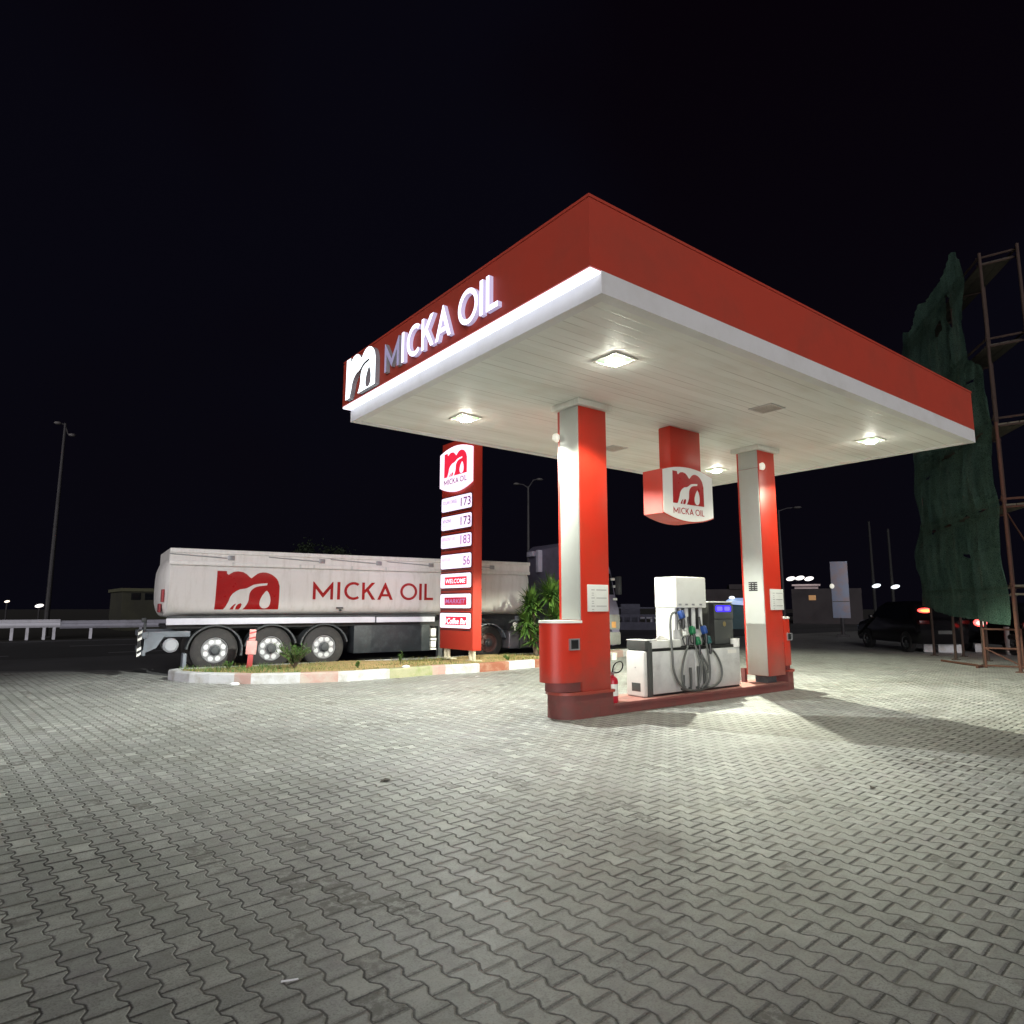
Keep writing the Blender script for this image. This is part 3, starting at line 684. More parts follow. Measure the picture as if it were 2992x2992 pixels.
# ------------------------------------------------------------------ PLANTER ISLAND
KF = [(3.30, 16.42), (3.12, 16.15), (3.18, 15.7), (3.35, 15.25), (3.64, 14.86), (4.27, 14.18), (5.12, 13.74), (6.03, 13.46), (7.16, 13.44), (8.30, 13.55), (9.0, 13.40), (9.91, 13.42), (10.84, 13.48), (12.0, 13.62), (13.4, 13.95), (14.8, 14.45), (16.0, 14.85), (16.9, 15.05)]
KBK = [(16.95, 15.25), (3.42, 16.52)]
def inset(poly, dd):
    out = []
    for i, p in enumerate(poly):
        a = Vector(poly[max(i-1, 0)]); c_ = Vector(poly[min(i+1, len(poly)-1)]); t_ = (c_-a).normalized(); out.append((p[0]-t_.y*dd, p[1]+t_.x*dd))
    return out
KI = inset(KF, .17)
def seg_len(P): return [(Vector(P[i+1])-Vector(P[i])).length for i in range(len(P)-1)]
# resample the kerb and paint it in blocks
def resample(P, step):
    out = [Vector(P[0])]
    for i in range(len(P)-1):
        a, b_ = Vector(P[i]), Vector(P[i+1]); n_ = max(1, int((b_-a).length/step))
        for k in range(1, n_+1): out.append(a.lerp(b_, k/n_))
    return out
outer = resample(KF, .16); inner = [Vector(p) for p in inset([tuple(p) for p in outer], .17)]
mb = MB(); cum = 0
blocks = [(1.85, 0), (2.45, 0), (2.75, 1), (3.65, 0), (4.55, 1), (5.65, 0), (6.75, 3), (7.15, 1), (8.05, 0), (8.95, 2), (9.75, 0), (10.7, 2), (11.7, 0), (12.7, 1), (13.6, 0), (14.6, 1), (99, 0)]
hk = .205
for i in range(len(outer)-1):
    a, b_ = outer[i], outer[i+1]; ai, bi = inner[i], inner[i+1]; cum += (b_-a).length
    mi = next(m_ for L_, m_ in blocks if cum <= L_)
    jt = .006*math.sin(i*2.1)
    a2 = a.lerp(ai, .12); b2 = b_.lerp(bi, .12)
    vs = [(a.x, a.y, -.01), (b_.x, b_.y, -.01), (b_.x, b_.y, hk-.03), (a.x, a.y, hk-.03), (b2.x, b2.y, hk+jt*.3), (a2.x, a2.y, hk+jt*.3), (bi.x, bi.y, hk), (ai.x, ai.y, hk), (bi.x, bi.y, 0), (ai.x, ai.y, 0)]
    mb.add(vs, [[0, 1, 2, 3], [3, 2, 4, 5], [5, 4, 6, 7], [7, 6, 8, 9]], mi)
struct('kerb', mb, [KW, KP, KR, KG], smooth=False, recalc=False)
mb = MB()
poly = [tuple(p) for p in inner] + KBK
bm = bmesh.new(); vs = [bm.verts.new((p[0], p[1], .17)) for p in poly]
tri = tessellate_polygon([[Vector((p[0], p[1], 0)) for p in poly]])
for q in tri: bm.faces.new([vs[i] for i in q])
bmesh.ops.subdivide_edges(bm, edges=bm.edges[:], cuts=6, use_grid_fill=True)
for v in bm.verts: v.co.z = .165 + .045*math.sin(v.co.x*1.9+v.co.y)*math.sin(v.co.y*2.3) + rnd.uniform(-.012, .018)
mb.bm(bm); struct('planter_ground', mb, SOILT)
KBm = MB(); KBm.prism([[KBK[0], KBK[1], (3.40, 16.62), (16.95, 15.35)]], (0, 0, -.01), X, Y, Z, .20); struct('kerb_back', KBm, CONC, smooth=False)
# grass
def inpoly(p, P):
    r = False; j = len(P)-1
    for i in range(len(P)):
        if (P[i][1] > p[1]) != (P[j][1] > p[1]) and p[0] < (P[j][0]-P[i][0])*(p[1]-P[i][1])/(P[j][1]-P[i][1])+P[i][0]: r = not r
        j = i
    return r
def blade(mb, p, h, az, lean, w=.006, mi=0, seg=2):
    dx, dy = math.cos(az), math.sin(az); px_, py_ = -dy*w, dx*w; vs = []
    for k in range(seg+1):
        f = k/seg; c_ = (p[0]+dx*lean*f*f, p[1]+dy*lean*f*f, p[2]+h*(f-.25*f*f*min(1, lean/max(h, .01))))
        ww = 1-f*.9
        vs += [(c_[0]-px_*ww, c_[1]-py_*ww, c_[2]), (c_[0]+px_*ww, c_[1]+py_*ww, c_[2])]
    mb.add(vs, [[2*k, 2*k+1, 2*k+3, 2*k+2] for k in range(seg)], mi)
mb = MB(); cnt = 0
while cnt < 6500:
    p = (rnd.uniform(3.1, 17), rnd.uniform(13.4, 16.5))
    if not inpoly(p, poly): continue
    dens = .5+.5*math.sin(p[0]*2.3+1.2*math.sin(p[1]*3.1)); lush = p[0] < 5.3
    if rnd.random() > (dens*.9+.15 if not lush else .98): continue
    green = rnd.random() < (.75 if lush else .28)
    blade(mb, (p[0], p[1], .165), rnd.uniform(.03, .10 if not lush else .13), rnd.uniform(0, 6.28), rnd.uniform(.01, .08), .006, 0 if green else 1); cnt += 1
gr = part('dry_grass', mb, [WEED, DRYG], smooth=False, recalc=False); gr['kind'] = 'stuff'; gr['label'] = 'dry yellow and green grass growing on the kerbed planter'; gr['category'] = 'grass'

def weed(x, y, h, w, n, label):
    t = thing('weed_plant', label, 'plant', (x, y, .17), 'weeds growing in the planter')
    mb = MB(); st = MB()
    for k in range(max(5, n//14)):
        az = rnd.uniform(0, 6.28); l = rnd.uniform(.2, 1)*w; hh = h*rnd.uniform(.6, 1.0)
        pts = [(x, y, .165), (x+math.cos(az)*l*.3, y+math.sin(az)*l*.3, .17+hh*.55), (x+math.cos(az)*l*.75, y+math.sin(az)*l*.75, .17+hh)]
        st.tube(pts, [.005, .004, .002], 5)
        for q in range(14):
            f = rnd.uniform(.25, 1); a = Vector(pts[0]).lerp(Vector(pts[1]), min(1, f*2)) if f < .5 else Vector(pts[1]).lerp(Vector(pts[2]), f*2-1)
            blade(mb, a, rnd.uniform(.02, .10), rnd.uniform(0, 6.28), rnd.uniform(.04, .13), .013, 0, 2)
    part('stem', st, TRUNK, t); part('foliage', mb, WEED, t, smooth=False, recalc=False)
weed(5.52, 15.20, .56, .66, 900, 'bushy green weed in front of the middle trailer wheel')
weed(4.25, 15.75, .20, .25, 100, 'low green weed at the foot of the rearmost trailer wheel')
weed(7.85, 14.55, .30, .07, 60, 'thin upright weed below the black side box of the trailer')
weed(6.65, 14.3, .14, .12, 80, 'tiny dark weed tuft on the yellow dry strip')
weed(10.6, 13.9, .14, .2, 90, 'small weed tuft beside the right foot of the price pylon')

# red and white marker post
t = thing('marker_post', 'faded red and white reflective marker post standing in front of the trailer wheels', 'marker post', (4.76, 15.98, .17))
ang = math.atan2(-.28, .96)
mb = MB(); mb.box(-.06, .06, -.045, .045, -.0, .30, .008); p_ = part('lower_post', mb, PRED, t, world=False)
mb = MB(); mb.box(-.115, .115, -.06, .06, .301, .61, .02); part('reflector_box', mb, PPINK, t, world=False)
mb = MB(); mb.box(-.07, .07, -.05, .05, .611, .87, .008); part('upper_post', mb, PPINK, t, world=False)
mb = MB()
for z in (.64, .76):
    mb.add([(-.071, -.052, z), (.071, -.052, z+.04), (.071, -.052, z+.075), (-.071, -.052, z+.035)], [[0, 1, 2, 3]])
part('stripe', mb, PRED, t, world=False, smooth=False)
t.rotation_euler = (R(1.5), R(3), ang)

# yuccas
def yucca(x, y, heads, label):
    t = thing('yucca_plant', label, 'yucca', (x, y, .17), 'yuccas behind the nearer column')
    tr = MB(); cr = MB()
    for (hx, hy, hz, ln, n) in heads:
        tr.tube([(x, y, .16), (x+(hx-x)*.4, y+(hy-y)*.4, .16+(hz-.16)*.5), (hx, hy, hz)], [.075, .06, .05], 9)
        for k in range(n):
            az = rnd.uniform(0, 6.283); el = math.asin(rnd.uniform(-.45, 1.0)); l = ln*rnd.uniform(.7, 1.08)
            dr = Vector((math.cos(az)*math.cos(el), math.sin(az)*math.cos(el), math.sin(el))); sd = dr.cross(Z)
            if sd.length < .05: sd = X.copy()
            sd.normalize(); nn = sd.cross(dr); o = Vector((hx, hy, hz+rnd.uniform(-.25, .05))); w = .030
            vs = []
            for q, f in enumerate((0, .3, .65, 1.0)):
                c_ = o + dr*l*f - Z*(.16*l*f*f*(1-abs(dr.z)*.6)); ww = (.7, 1, .75, .03)[q]*w
                vs += [c_-sd*ww+nn*.004, c_+sd*ww+nn*.004]
            cr.add(vs, [[2*q, 2*q+1, 2*q+3, 2*q+2] for q in range(3)])
    part('trunk', tr, TRUNK, t); part('crown', cr, LEAF, t, smooth=False, recalc=False)
yucca(12.35, 14.85, [(12.22, 14.93, 1.68, .60, 280), (12.10, 15.0, 1.15, .58, 260), (12.3, 14.9, .75, .5, 140)], 'spiky green yucca clump in front of the tanker cab, left of the pair')
yucca(12.62, 14.55, [(12.66, 14.60, 1.95, .70, 280), (12.75, 14.45, 1.30, .70, 260), (12.5, 14.7, .85, .55, 160)], 'spiky green yucca clump half hidden by the nearer red column')

# ------------------------------------------------------------------ PRICE PYLON
PX0, PYA, PYB = 9.60, 14.06, 15.62
t = thing('price_pylon', 'tall red illuminated price pylon with white panels, standing on the planter', 'price sign', (9.72, 14.85, .2))
mb = MB(); mb.box(PX0, PX0+.27, PYA, PYB, .455, 6.02, .012); part('cabinet', mb, REDP, t)
mb = MB()
sc_ = lambda z: 1.55+(z-1.55)*.93
rows = [(4.30, 4.70), (3.755, 4.15), (3.225, 3.59), (2.63, 3.03), (2.08, 2.48), (1.515, 1.905), (.965, 1.37)]
for za, zb in rows:
    z = sc_(za) - .055; mb.box(PX0-.004, PX0+.05, PYA+.10, PYB-.02, z-.012, z+.012)
    mb.box(PX0+.26, PX0+.276, PYA-.003, PYA+.1, z-.012, z+.012)
part('seam', mb, BLACK, t, smooth=False)
def plane_panel(za, zb, mt, name='price_panel', bev=.05, pro=.03, rim=True):
    ya_, yb_ = PYA+.075, PYB-.045
    mb = MB(); mb.prism([rr((ya_+yb_)/2, (za+zb)/2, yb_-ya_, zb-za, bev)], (PX0, 0, 0), Y, Z, Vector((-1, 0, 0)), pro)
    o = part(name, mb, mt, t)
    if rim:
        mb = MB(); L1 = [(p[0], p[1]) for p in rr((ya_+yb_)/2, (za+zb)/2, yb_-ya_+.05, zb-za+.05, bev+.02)]; L2 = [(p[0], p[1]) for p in rr((ya_+yb_)/2, (za+zb)/2, yb_-ya_+.004, zb-za+.004, bev)]
        mb.prism([L1, L2], (PX0-.001, 0, 0), Y, Z, Vector((-1, 0, 0)), .012); part('panel_frame', mb, BLACK, o, smooth=False)
    return o
Un = Vector((0, -1, 0)); Wn = Vector((-1, 0, 0))
def ptext(o, name, text, size, yl, z, mt, width=None, bold=0.0, shear=0.0, off=.002):
    mb = fontmesh(text, size, (PX0-.03, yl, z), Un, Z, Wn, off, width, bold, shear); part(name, mb, mt, o, smooth=False, recalc=False)
names = [('SOLAR DIESEL', .72, '173'), ('BENZINE', .42, '173'), ('BENZINE', .42, '183'), ('AUTOGAS', .44, '56')]
for k, (za, zb) in enumerate(rows):
    a, b_ = sc_(za), sc_(zb)
    o = plane_panel(a, b_, PANEL if k < 4 else PANEL2)
    if k < 4:
        nm, wd, pr = names[k]; faint = k >= 2
        ptext(o, 'fuel_name', nm, .085, PYB-.11, a+.20, PTXTP if faint else PTXT, wd, .004)
        if k == 2: ptext(o, 'fuel_grade', '100', .085, PYB-.11-.47, a+.20, PTXTP, .18, .004)
        ptext(o, 'fuel_note', 'LEK/L', .035, PYB-.11, a+.10, PTXTP, .20)
        ptext(o, 'price_digits', pr, .235, PYA+(.56 if len(pr) == 3 else .42), a+.065, PTXTP if faint else PTXT, .47 if len(pr) == 3 else .32, .012 if not faint else .018)
    else:
        txt = ('WELCOME', 'MARKET', 'Coffee Bar')[k-4]
        yl, yr = PYB-.26, PYA+.24
        mb = MB(); mb.prism([[(yr, a+.075), (yl, a+.075), (yl, b_-.085), (yr, b_-.085)]], (PX0-.0325, 0, 0), Y, Z, Wn, .001); part('red_field', mb, PRED_D if k == 5 else PRED_E, o, smooth=False, recalc=False)
        if k < 6: ptext(o, 'panel_word', txt, .115, yl-.05, a+.12, PWHT if k == 4 else PTXTP, yl-yr-.10, .012, .15, .006)
        else:
            ptext(o, 'panel_word', txt, .15, yl-.14, a+.10, PWHT, yl-yr-.12, .015, .25, .006)
            mb = MB(); mb.prism([circ(PYB-.27, a+.19, .10, .10, 20)], (PX0-.036, 0, 0), Y, Z, Wn, .001); part('cup_mark', mb, PWHT, o, smooth=False, recalc=False)
# emblem panel with arched top and bottom
ya_, yb_ = PYA+.03, PYB-.0
za, zb = sc_(4.97)+.02, sc_(6.02)
arch = []
nA = 16
for i in range(nA+1):
    f = i/nA; arch.append((yb_+(ya_-yb_)*f, zb+.14*4*f*(1-f)))
for i in range(nA+1):
    f = i/nA; arch.append((ya_+(yb_-ya_)*f, za+.03-.17*4*f*(1-f)))
mb = MB(); mb.prism([arch], (PX0-.003, 0, 0), Y, Z, Wn, .07); o = part('emblem_panel', mb, PANEL2, t)
mb = MB(); put(mb, logo_loops(), (PX0-.074, yb_-.22, sc_(5.30)), Un, Z, Wn, 1.12, .66, .0015); part('emblem', mb, PRED_E, o, smooth=False, recalc=False)
mb = MB(); wordmark(mb, (PX0-.074, yb_-.22, sc_(5.30)-.21), Un, Z, Wn, 1.12, .15, .0015); part('lettering', mb, PTXT, o, smooth=False, recalc=False)
FOOTM = paint('foot_cream', (.55, .50, .36), .7, dirt=.5)
for yy in (PYA+.16, PYB-.22):
    mb = MB(); mb.box(PX0+.03, PX0+.26, yy-.22, yy+.22, .185, .215, .006); mb.tube([(PX0+.10, yy-.08, .2), (PX0+.10, yy-.08, .455)], .045, 10); mb.tube([(PX0+.10, yy+.08, .2), (PX0+.10, yy+.08, .455)], .045, 10)
    part('foot', mb, [FOOTM], t)

# ------------------------------------------------------------------ TANKER
TR = -R(5.53)
t = thing('tanker_truck', 'long white fuel tanker truck with red emblem and lettering parked behind the planter', 'tanker truck', (3.153, 17.012, 0), rz=TR)
def P_(name, mb, mats, parent=None, **k): return part(name, mb, mats, parent or t, world=False, **k)
YC, HW, ZC_, HH, EX = 1.25, 1.235, 2.0, .685, 5.0
def sect(s, kx=1.0, kz=1.0, n=48):
    out = []
    for i in range(n):
        a = 2*math.pi*i/n; c_, s_ = math.cos(a), math.sin(a)
        out.append((s, YC+HW*kx*math.copysign(abs(c_)**(2/EX), c_), ZC_+HH*kz*math.copysign(abs(s_)**(2/EX), s_)))
    return out
mb = MB(); secs = []
for s, k in ((-.16, .02), (-.15, .35), (-.12, .62), (-.06, .85), (-.01, .955), (.03, 1.0)): secs.append(sect(s, k, k))
for i in range(1, 24): secs.append(sect(.03+9.85*i/24))
for s, k in ((9.88, 1.0), (9.96, .97), (10.05, .86), (10.11, .62), (10.14, .3), (10.145, .02)): secs.append(sect(s, k, k))
vs = [p for q in secs for p in q]; n = 48; fs = []
for i in range(len(secs)-1):
    for k in range(n):
        fs.append([i*n+k, i*n+(k+1) % n, (i+1)*n+(k+1) % n, (i+1)*n+k])
mb.add(vs, fs); tank = P_('tank', mb, TANKW, sharp=50)
def side_y(z): return YC-HW*(max(0, 1-abs((z-ZC_)/HH)**EX))**(1/EX)
def decal(shapes, sx, sy, o_s, o_z, name):
    bm = bmesh.new()
    for loops in shapes:
        fl = [p for l in loops for p in l]; tr = tessellate_polygon([[Vector((p[0], p[1], 0)) for p in l] for l in loops])
        vv = [bm.verts.new((o_s+p[0]*sx, 0, o_z+p[1]*sy)) for p in fl]
        for q in tr:
            try: bm.faces.new([vv[i] for i in q])
            except ValueError: pass
    for k in range(14):
        bmesh.ops.bisect_plane(bm, geom=bm.verts[:]+bm.edges[:]+bm.faces[:], plane_co=(0, 0, 1.48+k*.07), plane_no=(0, 0, 1))
    for v in bm.verts: v.co.y = side_y(v.co.z)-.006
    mb = MB(); mb.bm(bm); P_(name, mb, DECAL, tank, smooth=False)
decal(logo_loops(), 1.47, .915, 1.02, 1.485, 'emblem')
wm = []
sw = 3.38/LAYW
for ch, xx in LAYOUT:
    for loops in letter(ch)[1]: wm.append([[(xx+p[0], p[1]) for p in l] for l in loops])
decal(wm, sw, .455, 3.32, 1.735, 'lettering')
# weathered top walkway with rails
mb = MB(); mb.box(.0, 9.985, .0, .06, 2.52, 2.62, .01); mb.box(.01, 9.975, .03, .09, 2.621, 2.80); mb.box(.0, 9.985, -.01, .07, 2.80, 2.905, .015)
mb.box(.0, 9.985, 2.44, 2.51, 2.52, 2.905, .01); mb.box(.0, .05, .06, 2.44, 2.60, 2.90); mb.box(9.93, 9.98, .06, 2.44, 2.60, 2.90); mb.box(.05, 9.93, .06, 2.44, 2.68, 2.70)
P_('top_rail', mb, TANKW)
for s0 in (.9, 3.1, 4.65, 6.2, 8.2):
    mb = MB(); mb.tube([(s0-.9, .015, 2.77), (s0+.42, .01, 2.70)], .012, 6); mb.box(s0+.35, s0+.50, -.005, .03, 2.66, 2.77, .01); P_('rail_hinge', mb, STEEL)
for s0 in (1.35, 2.95, 3.3, 4.3, 5.25, 7.4): mb = MB(); mb.box(s0, s0+.05, -.004, .004, 2.525, 2.61); P_('rail_joint', mb, PUMPG)
BEAM = paint('beam_white', (.72, .72, .80), .4, dirt=.3, scale=2)
mb = MB(); mb.box(.02, 5.02, .03, .11, 1.135, 1.285, .012); mb.box(5.06, 6.78, .03, .11, 1.135, 1.275, .012); P_('side_beam', mb, BEAM)
mb = MB(); mb.box(.04, 6.85, .10, .16, 1.27, 1.34); mb.box(.3, 9.9, .75, 1.75, .98, 1.36); P_('chassis', mb, CHASSIS)
mb = MB(); mb.box(.05, 6.4, .18, 2.3, 1.05, 1.13); P_('underside', mb, BLACK, smooth=False)
# wheels
def wheel(s, y_out, y_in, zc, r, bright, holes=10):
    sg = 1 if y_in > y_out else -1; w = abs(y_in-y_out)
    root = MB(); rp = r*.56
    H = lambda v: y_out+sg*v
    root.lathe([(rp, H(.02)), (rp+.02, H(.0)), (r*.80, H(.012)), (r*.93, H(.03)), (r*.985, H(.055)), (r, H(.09)), (r, H(w-.09)), (r*.97, H(w-.04)), (r*.6, H(w))], 44, o=(s, 0, zc), ax='y', caps=False)
    for q in range(3):
        yy = H(.10+.08*q)
        root.lathe([(r*1.004, yy-.006), (r*1.004, yy+.006)], 44, o=(s, 0, zc), ax='y', caps=False)
    wh = P_('wheel', root, RUBBER, sharp=30)
    m_ = MB(); m_.lathe([(rp, H(.015)), (rp-.015, H(-.002)), (rp-.03, H(.02)), (rp-.045, H(.055)), (rp*.52, H(.035)), (rp*.50, H(.02)), (0.001, H(.02))], 44, o=(s, 0, zc), ax='y', caps=False)
    P_('rim', m_, RIMD if bright else paint('painted_rim', (.10, .05, .045), .6, dirt=.6), wh)
    m_ = MB()
    for k in range(8):
        a = 2*math.pi*(k+.5)/8; rr_ = rp*.70; cx, cz = s+math.cos(a)*rr_, zc+math.sin(a)*rr_
        el = []
        for q in range(14):
            b2 = 2*math.pi*q/14; lx, lz = math.cos(b2)*rp*.185, math.sin(b2)*rp*.205
            el.append((cx+lx*math.cos(a)-lz*math.sin(a), cz+lx*math.sin(a)+lz*math.cos(a)))
        m_.prism([el], (0, H(.036), 0), X, Z, Y*sg, -.014)
    if bright: P_('spoke_ring', m_, ALU, wh, smooth=False)
    m_ = MB(); m_.lathe([(rp*.46, H(.022)), (rp*.46, H(.0)), (rp*.34, H(-.01)), (rp*.28, H(-.06)), (rp*.10, H(-.07)), (0.001, H(-.07))], 8, o=(s, 0, zc), ax='y'); P_('hub', m_, CHASSIS, wh)
for s in (1.09, 2.37, 3.685):
    wheel(s, .09, .45, .53, .53, True); wheel(s, 2.42, 2.06, .53, .53, True)
    mb = MB(); pr = []
    a0, a1 = (-14, 176) if s < 2 else (12, 172)
    A1 = [(s+.625*math.cos(R(a0+(a1-a0)*i/26)), .53+.595*math.sin(R(a0+(a1-a0)*i/26))) for i in range(27)]
    A2 = [(s+.585*math.cos(R(a0+(a1-a0)*i/26)), .53+.560*math.sin(R(a0+(a1-a0)*i/26))) for i in range(27)]
    mb.prism([A1+A2[::-1]], (0, .06, 0), X, Z, Y, .42); P_('mudguard', mb, paint('mudguard_grey', (.035, .040, .045), .5, dirt=.4, dirtcol=(.12, .12, .12)))
mb = MB(); mb.box(.42, .50, .08, .46, .12, .48, .01); P_('mud_flap', mb, CHASSB)
mb = MB(); mb.box(4.45, 6.65, .05, .60, .335, 1.07, .03); P_('side_box', mb, SKIRT)
mb = MB(); mb.box(6.68, 6.86, .08, .5, .36, .40); mb.box(6.68, 6.86, .08, .5, .62, .68); mb.box(6.70, 6.86, .10, .48, .42, .60, .02); mb.box(6.70, 6.86, .10, .48, .72, .95, .02); P_('step', mb, WHITED)
mb = MB(); mb.box(7.05, 7.18, .35, .5, .1, 1.0); mb.box(6.98, 7.25, .30, .55, .05, .10); P_('landing_leg', mb, CHASSIS)
# rear end
mb = MB(); mb.box(-.40, .55, .12, .24, .86, .99, .01); mb.box(-.40, .55, 2.26, 2.38, .86, .99, .01); mb.box(-.45, -.33, .05, 2.45, .84, .98, .01)
mb.add([(-.38, .10, .98), (-.20, .10, .98), (.02, .10, .90), (-.14, .10, .62), (-.40, .10, .50), (-.38, .20, .98), (-.20, .20, .98), (.02, .20, .90), (-.14, .20, .62), (-.40, .20, .50)], [[0, 1, 2, 3, 4], [9, 8, 7, 6, 5], [0, 5, 6, 1], [1, 6, 7, 2], [2, 7, 8, 3], [3, 8, 9, 4], [4, 9, 5, 0]])
mb.box(-.43, -.35, .05, 2.45, .46, .58, .01); P_('rear_frame', mb, CHASSB)
mb = MB(); mb.box(-.52, -.455, .02, .20, .44, 1.03, .006); mkp = P_('marker_plate', mb, BLACK)
mb = MB()
for z in (.44, .56, .78, .92):
    mb.add([(-.522, .018, z), (-.44, .018, z+.05), (-.44, .018, z+.11), (-.522, .018, z+.06)], [[0, 1, 2, 3]]); mb.add([(-.523, .02, z), (-.523, .20, z+.08), (-.523, .20, z+.14), (-.523, .02, z+.06)], [[0, 1, 2, 3]])
P_('stripe', mb, WHITE, mkp, smooth=False)
mb = MB(); mb.lathe([(0.001, .10), (.12, .11), (.165, .16), (.165, .75), (.12, .80), (0.001, .81)], 22, o=(.16, 0, .67), ax='y'); P_('air_tank', mb, paint('air_tank_white', (.34, .35, .38), .5, dirt=.5))
mb = MB(); mb.tube([(-.38, .3, 1.0), (-.38, .3, 1.26)], .03, 8); mb.box(-.46, -.36, .24, .36, 1.20, 1.30, .02); P_('rear_lamp', mb, CHASSIS)
mb = MB(); mb.box(-.13, -.09, .25, .7, 1.42, 1.62, .01); mb.box(-.10, -.05, .12, .4, 1.66, 1.95, .01); P_('hazard_plate', mb, paint('hazard_red', (.35, .05, .06), .5))
mb = MB(); mb.lathe([(.03, -.02), (.03, .05)], 8, o=(4.05, 0, 1.46), ax='y'); mb.box(3.95, 4.12, .005, .05, 1.50, 1.54); P_('side_fitting', mb, CHASSIS)
# tractor
mb = MB(); mb.box(7.7, 13.2, .75, 1.7, .62, .98); mb.box(8.0, 9.4, .5, 1.95, .98, 1.20); mb.tube([(7.6, 1.2, .5), (13.0, 1.2, .5)], .07, 8); P_('tractor_frame', mb, CHASSIS)
wheel(8.55, .06, .62, .50, .50, False, 8); wheel(8.55, 2.44, 1.88, .50, .50, False, 8); wheel(12.75, .06, .38, .50, .50, False, 8); wheel(12.75, 2.44, 2.12, .50, .50, False, 8)
mb = MB(); A1 = [(8.55+.62*math.cos(R(15+150*i/20)), .5+.56*math.sin(R(15+150*i/20))) for i in range(21)]; A2 = [(8.55+.58*math.cos(R(15+150*i/20)), .5+.53*math.sin(R(15+150*i/20))) for i in range(21)]
mb.prism([A1+A2[::-1]], (0, .05, 0), X, Z, Y, .58); P_('mudguard', mb, CHASSB)
mb = MB(); mb.box(9.25, 10.75, .06, .62, .30, .83, .06, seg=3); ft = P_('fuel_tank', mb, paint('fuel_tank_grey', (.20, .19, .21), .35, .4, dirt=.5))
mb = MB()
for s in (9.6, 10.35): mb.box(s, s+.05, .052, .63, .295, .835)
P_('strap', mb, CHASSIS, ft, smooth=False)
mb = MB(); mb.ell((9.55, .2, 1.02), .07, .05, .07, 12); mb.tube([(9.55, .2, .84), (9.55, .2, 1.0)], .02, 8); P_('work_lamp', mb, BULB)
# cab: tall box with slanted front and roof spoiler
prof = [(11.55, .85), (11.55, 3.52), (11.75, 3.66), (12.5, 3.74), (12.85, 3.55), (13.08, 3.1), (13.22, 2.75), (13.45, 1.75), (13.56, 1.45), (13.58, .32), (13.25, .28), (13.25, .8), (12.2, .85)]
mb = MB(); mb.prism([[(p[0], p[1]) for p in prof]], (0, .02, 0), X, Z, Y, 2.44); cab = P_('cab', mb, CAB, sharp=25)
mb = MB(); mb.box(11.38, 11.549, 1.58, 1.76, 2.72, 3.48, .02); P_('intake_stack', mb, CABL)
mb = MB(); mb.box(11.40, 11.549, 1.98, 2.35, 3.28, 3.46, .02); P_('rear_light_box', mb, CABL)
mb = MB(); mb.prism([[(12.35, 1.95), (13.36, 1.95), (13.22, 2.65), (12.45, 2.65)]], (0, .016, 0), X, Z, Y, .003); P_('side_window', mb, GLASSD, cab, smooth=False)
mb = MB(); mb.add([(13.245, .2, 2.70), (13.245, 2.3, 2.70), (13.455, 2.3, 1.78), (13.455, .2, 1.78)], [[0, 1, 2, 3]]); P_('windscreen', mb, GLASSD, cab, smooth=False)
for z, s in ((2.46, 13.20), (2.22, 13.30), (1.80, 13.28)):
    mb = MB(); mb.box(s, s+.16, -.06, .0, z-.04, z+.04, .015); P_('marker_lamp', mb, WHITE, cab)
mb = MB(); mb.box(13.35, 13.50, -.24, -.06, 1.95, 2.55, .03); mb.tube([(13.30, .02, 2.5), (13.42, -.12, 2.5)], .02, 6); P_('mirror', mb, CHASSIS)
mb = MB(); mb.box(13.10, 13.62, .0, .5, .30, .72, .04); mb.box(13.12, 13.60, .0, .4, .80, 1.30, .04); P_('bumper_corner', mb, paint('bumper_grey', (.22, .22, .21), .5, dirt=.5))
mb = MB(); mb.box(13.22, 13.40, -.008, .0, .86, 1.06, .002); P_('side_indicator', mb, paint('indicator_amber', (.55, .28, .10), .4))

# ------------------------------------------------------------------ SMALL THINGS
mb = MB(); mb.lathe([(0.001, 0), (.085, 0), (.10, .18), (.108, .20), (.09, .20), (.08, .02), (0.001, .02)], 22, o=(14.70, 14.12, 0)); tag(part('bucket', mb, WHITED), 'small dusty white bucket on the ground just past the nearer column', 'bucket')
def litter(name, mb, mt, label, cat): return tag(part(name, mb, mt), label, cat)
from math import cos, sin
mb = MB(); mb.tube([(1.085, 2.98, .007), (1.150, 2.955, .008)], .004, 7); litter('paper_straw', mb, WHITEP, 'short white paper scrap lying on the nearest pavers', 'litter')
def leafscrap(x, y, l, w, rz, z=.004):
    mb = MB(); M = Matrix.Translation((x, y, z)) @ Matrix.Rotation(rz, 4, 'Z')
    mb.add([M @ Vector(p) for p in ((-l, 0, 0), (-l*.3, -w, .012), (l*.5, -w*.8, .006), (l, 0, .002), (l*.4, w, .014), (-l*.4, w*.9, .004))], [[0, 1, 2, 3, 4, 5]]); return mb
DLEAF = paint('dead_leaf', (.05, .035, .025), .8, dirt=.3)
litter('dead_leaf', leafscrap(2.93, 5.66, .07, .03, .3), DLEAF, 'dark dead leaf on the open pavers left of the nearer column', 'leaf')
litter('dead_leaf', leafscrap(6.15, 2.88, .045, .02, .5), DLEAF, 'dark leaf scrap on the pavers near the shadow at the frame edge', 'leaf')
mb = MB(); mb.lathe([(0.001, 0), (.05, 0), (.06, .03), (.03, .05), (0.001, .052)], 12, o=(3.98, 14.25, .0)); mb.xform(Matrix.Translation((3.98, 14.25, 0)) @ Matrix.Diagonal((1.7, 1, 1, 1)) @ Matrix.Translation((-3.98, -14.25, 0)))
litter('crushed_cup', mb, WHITEP, 'crushed white cup in front of the rounded end of the kerb', 'litter')
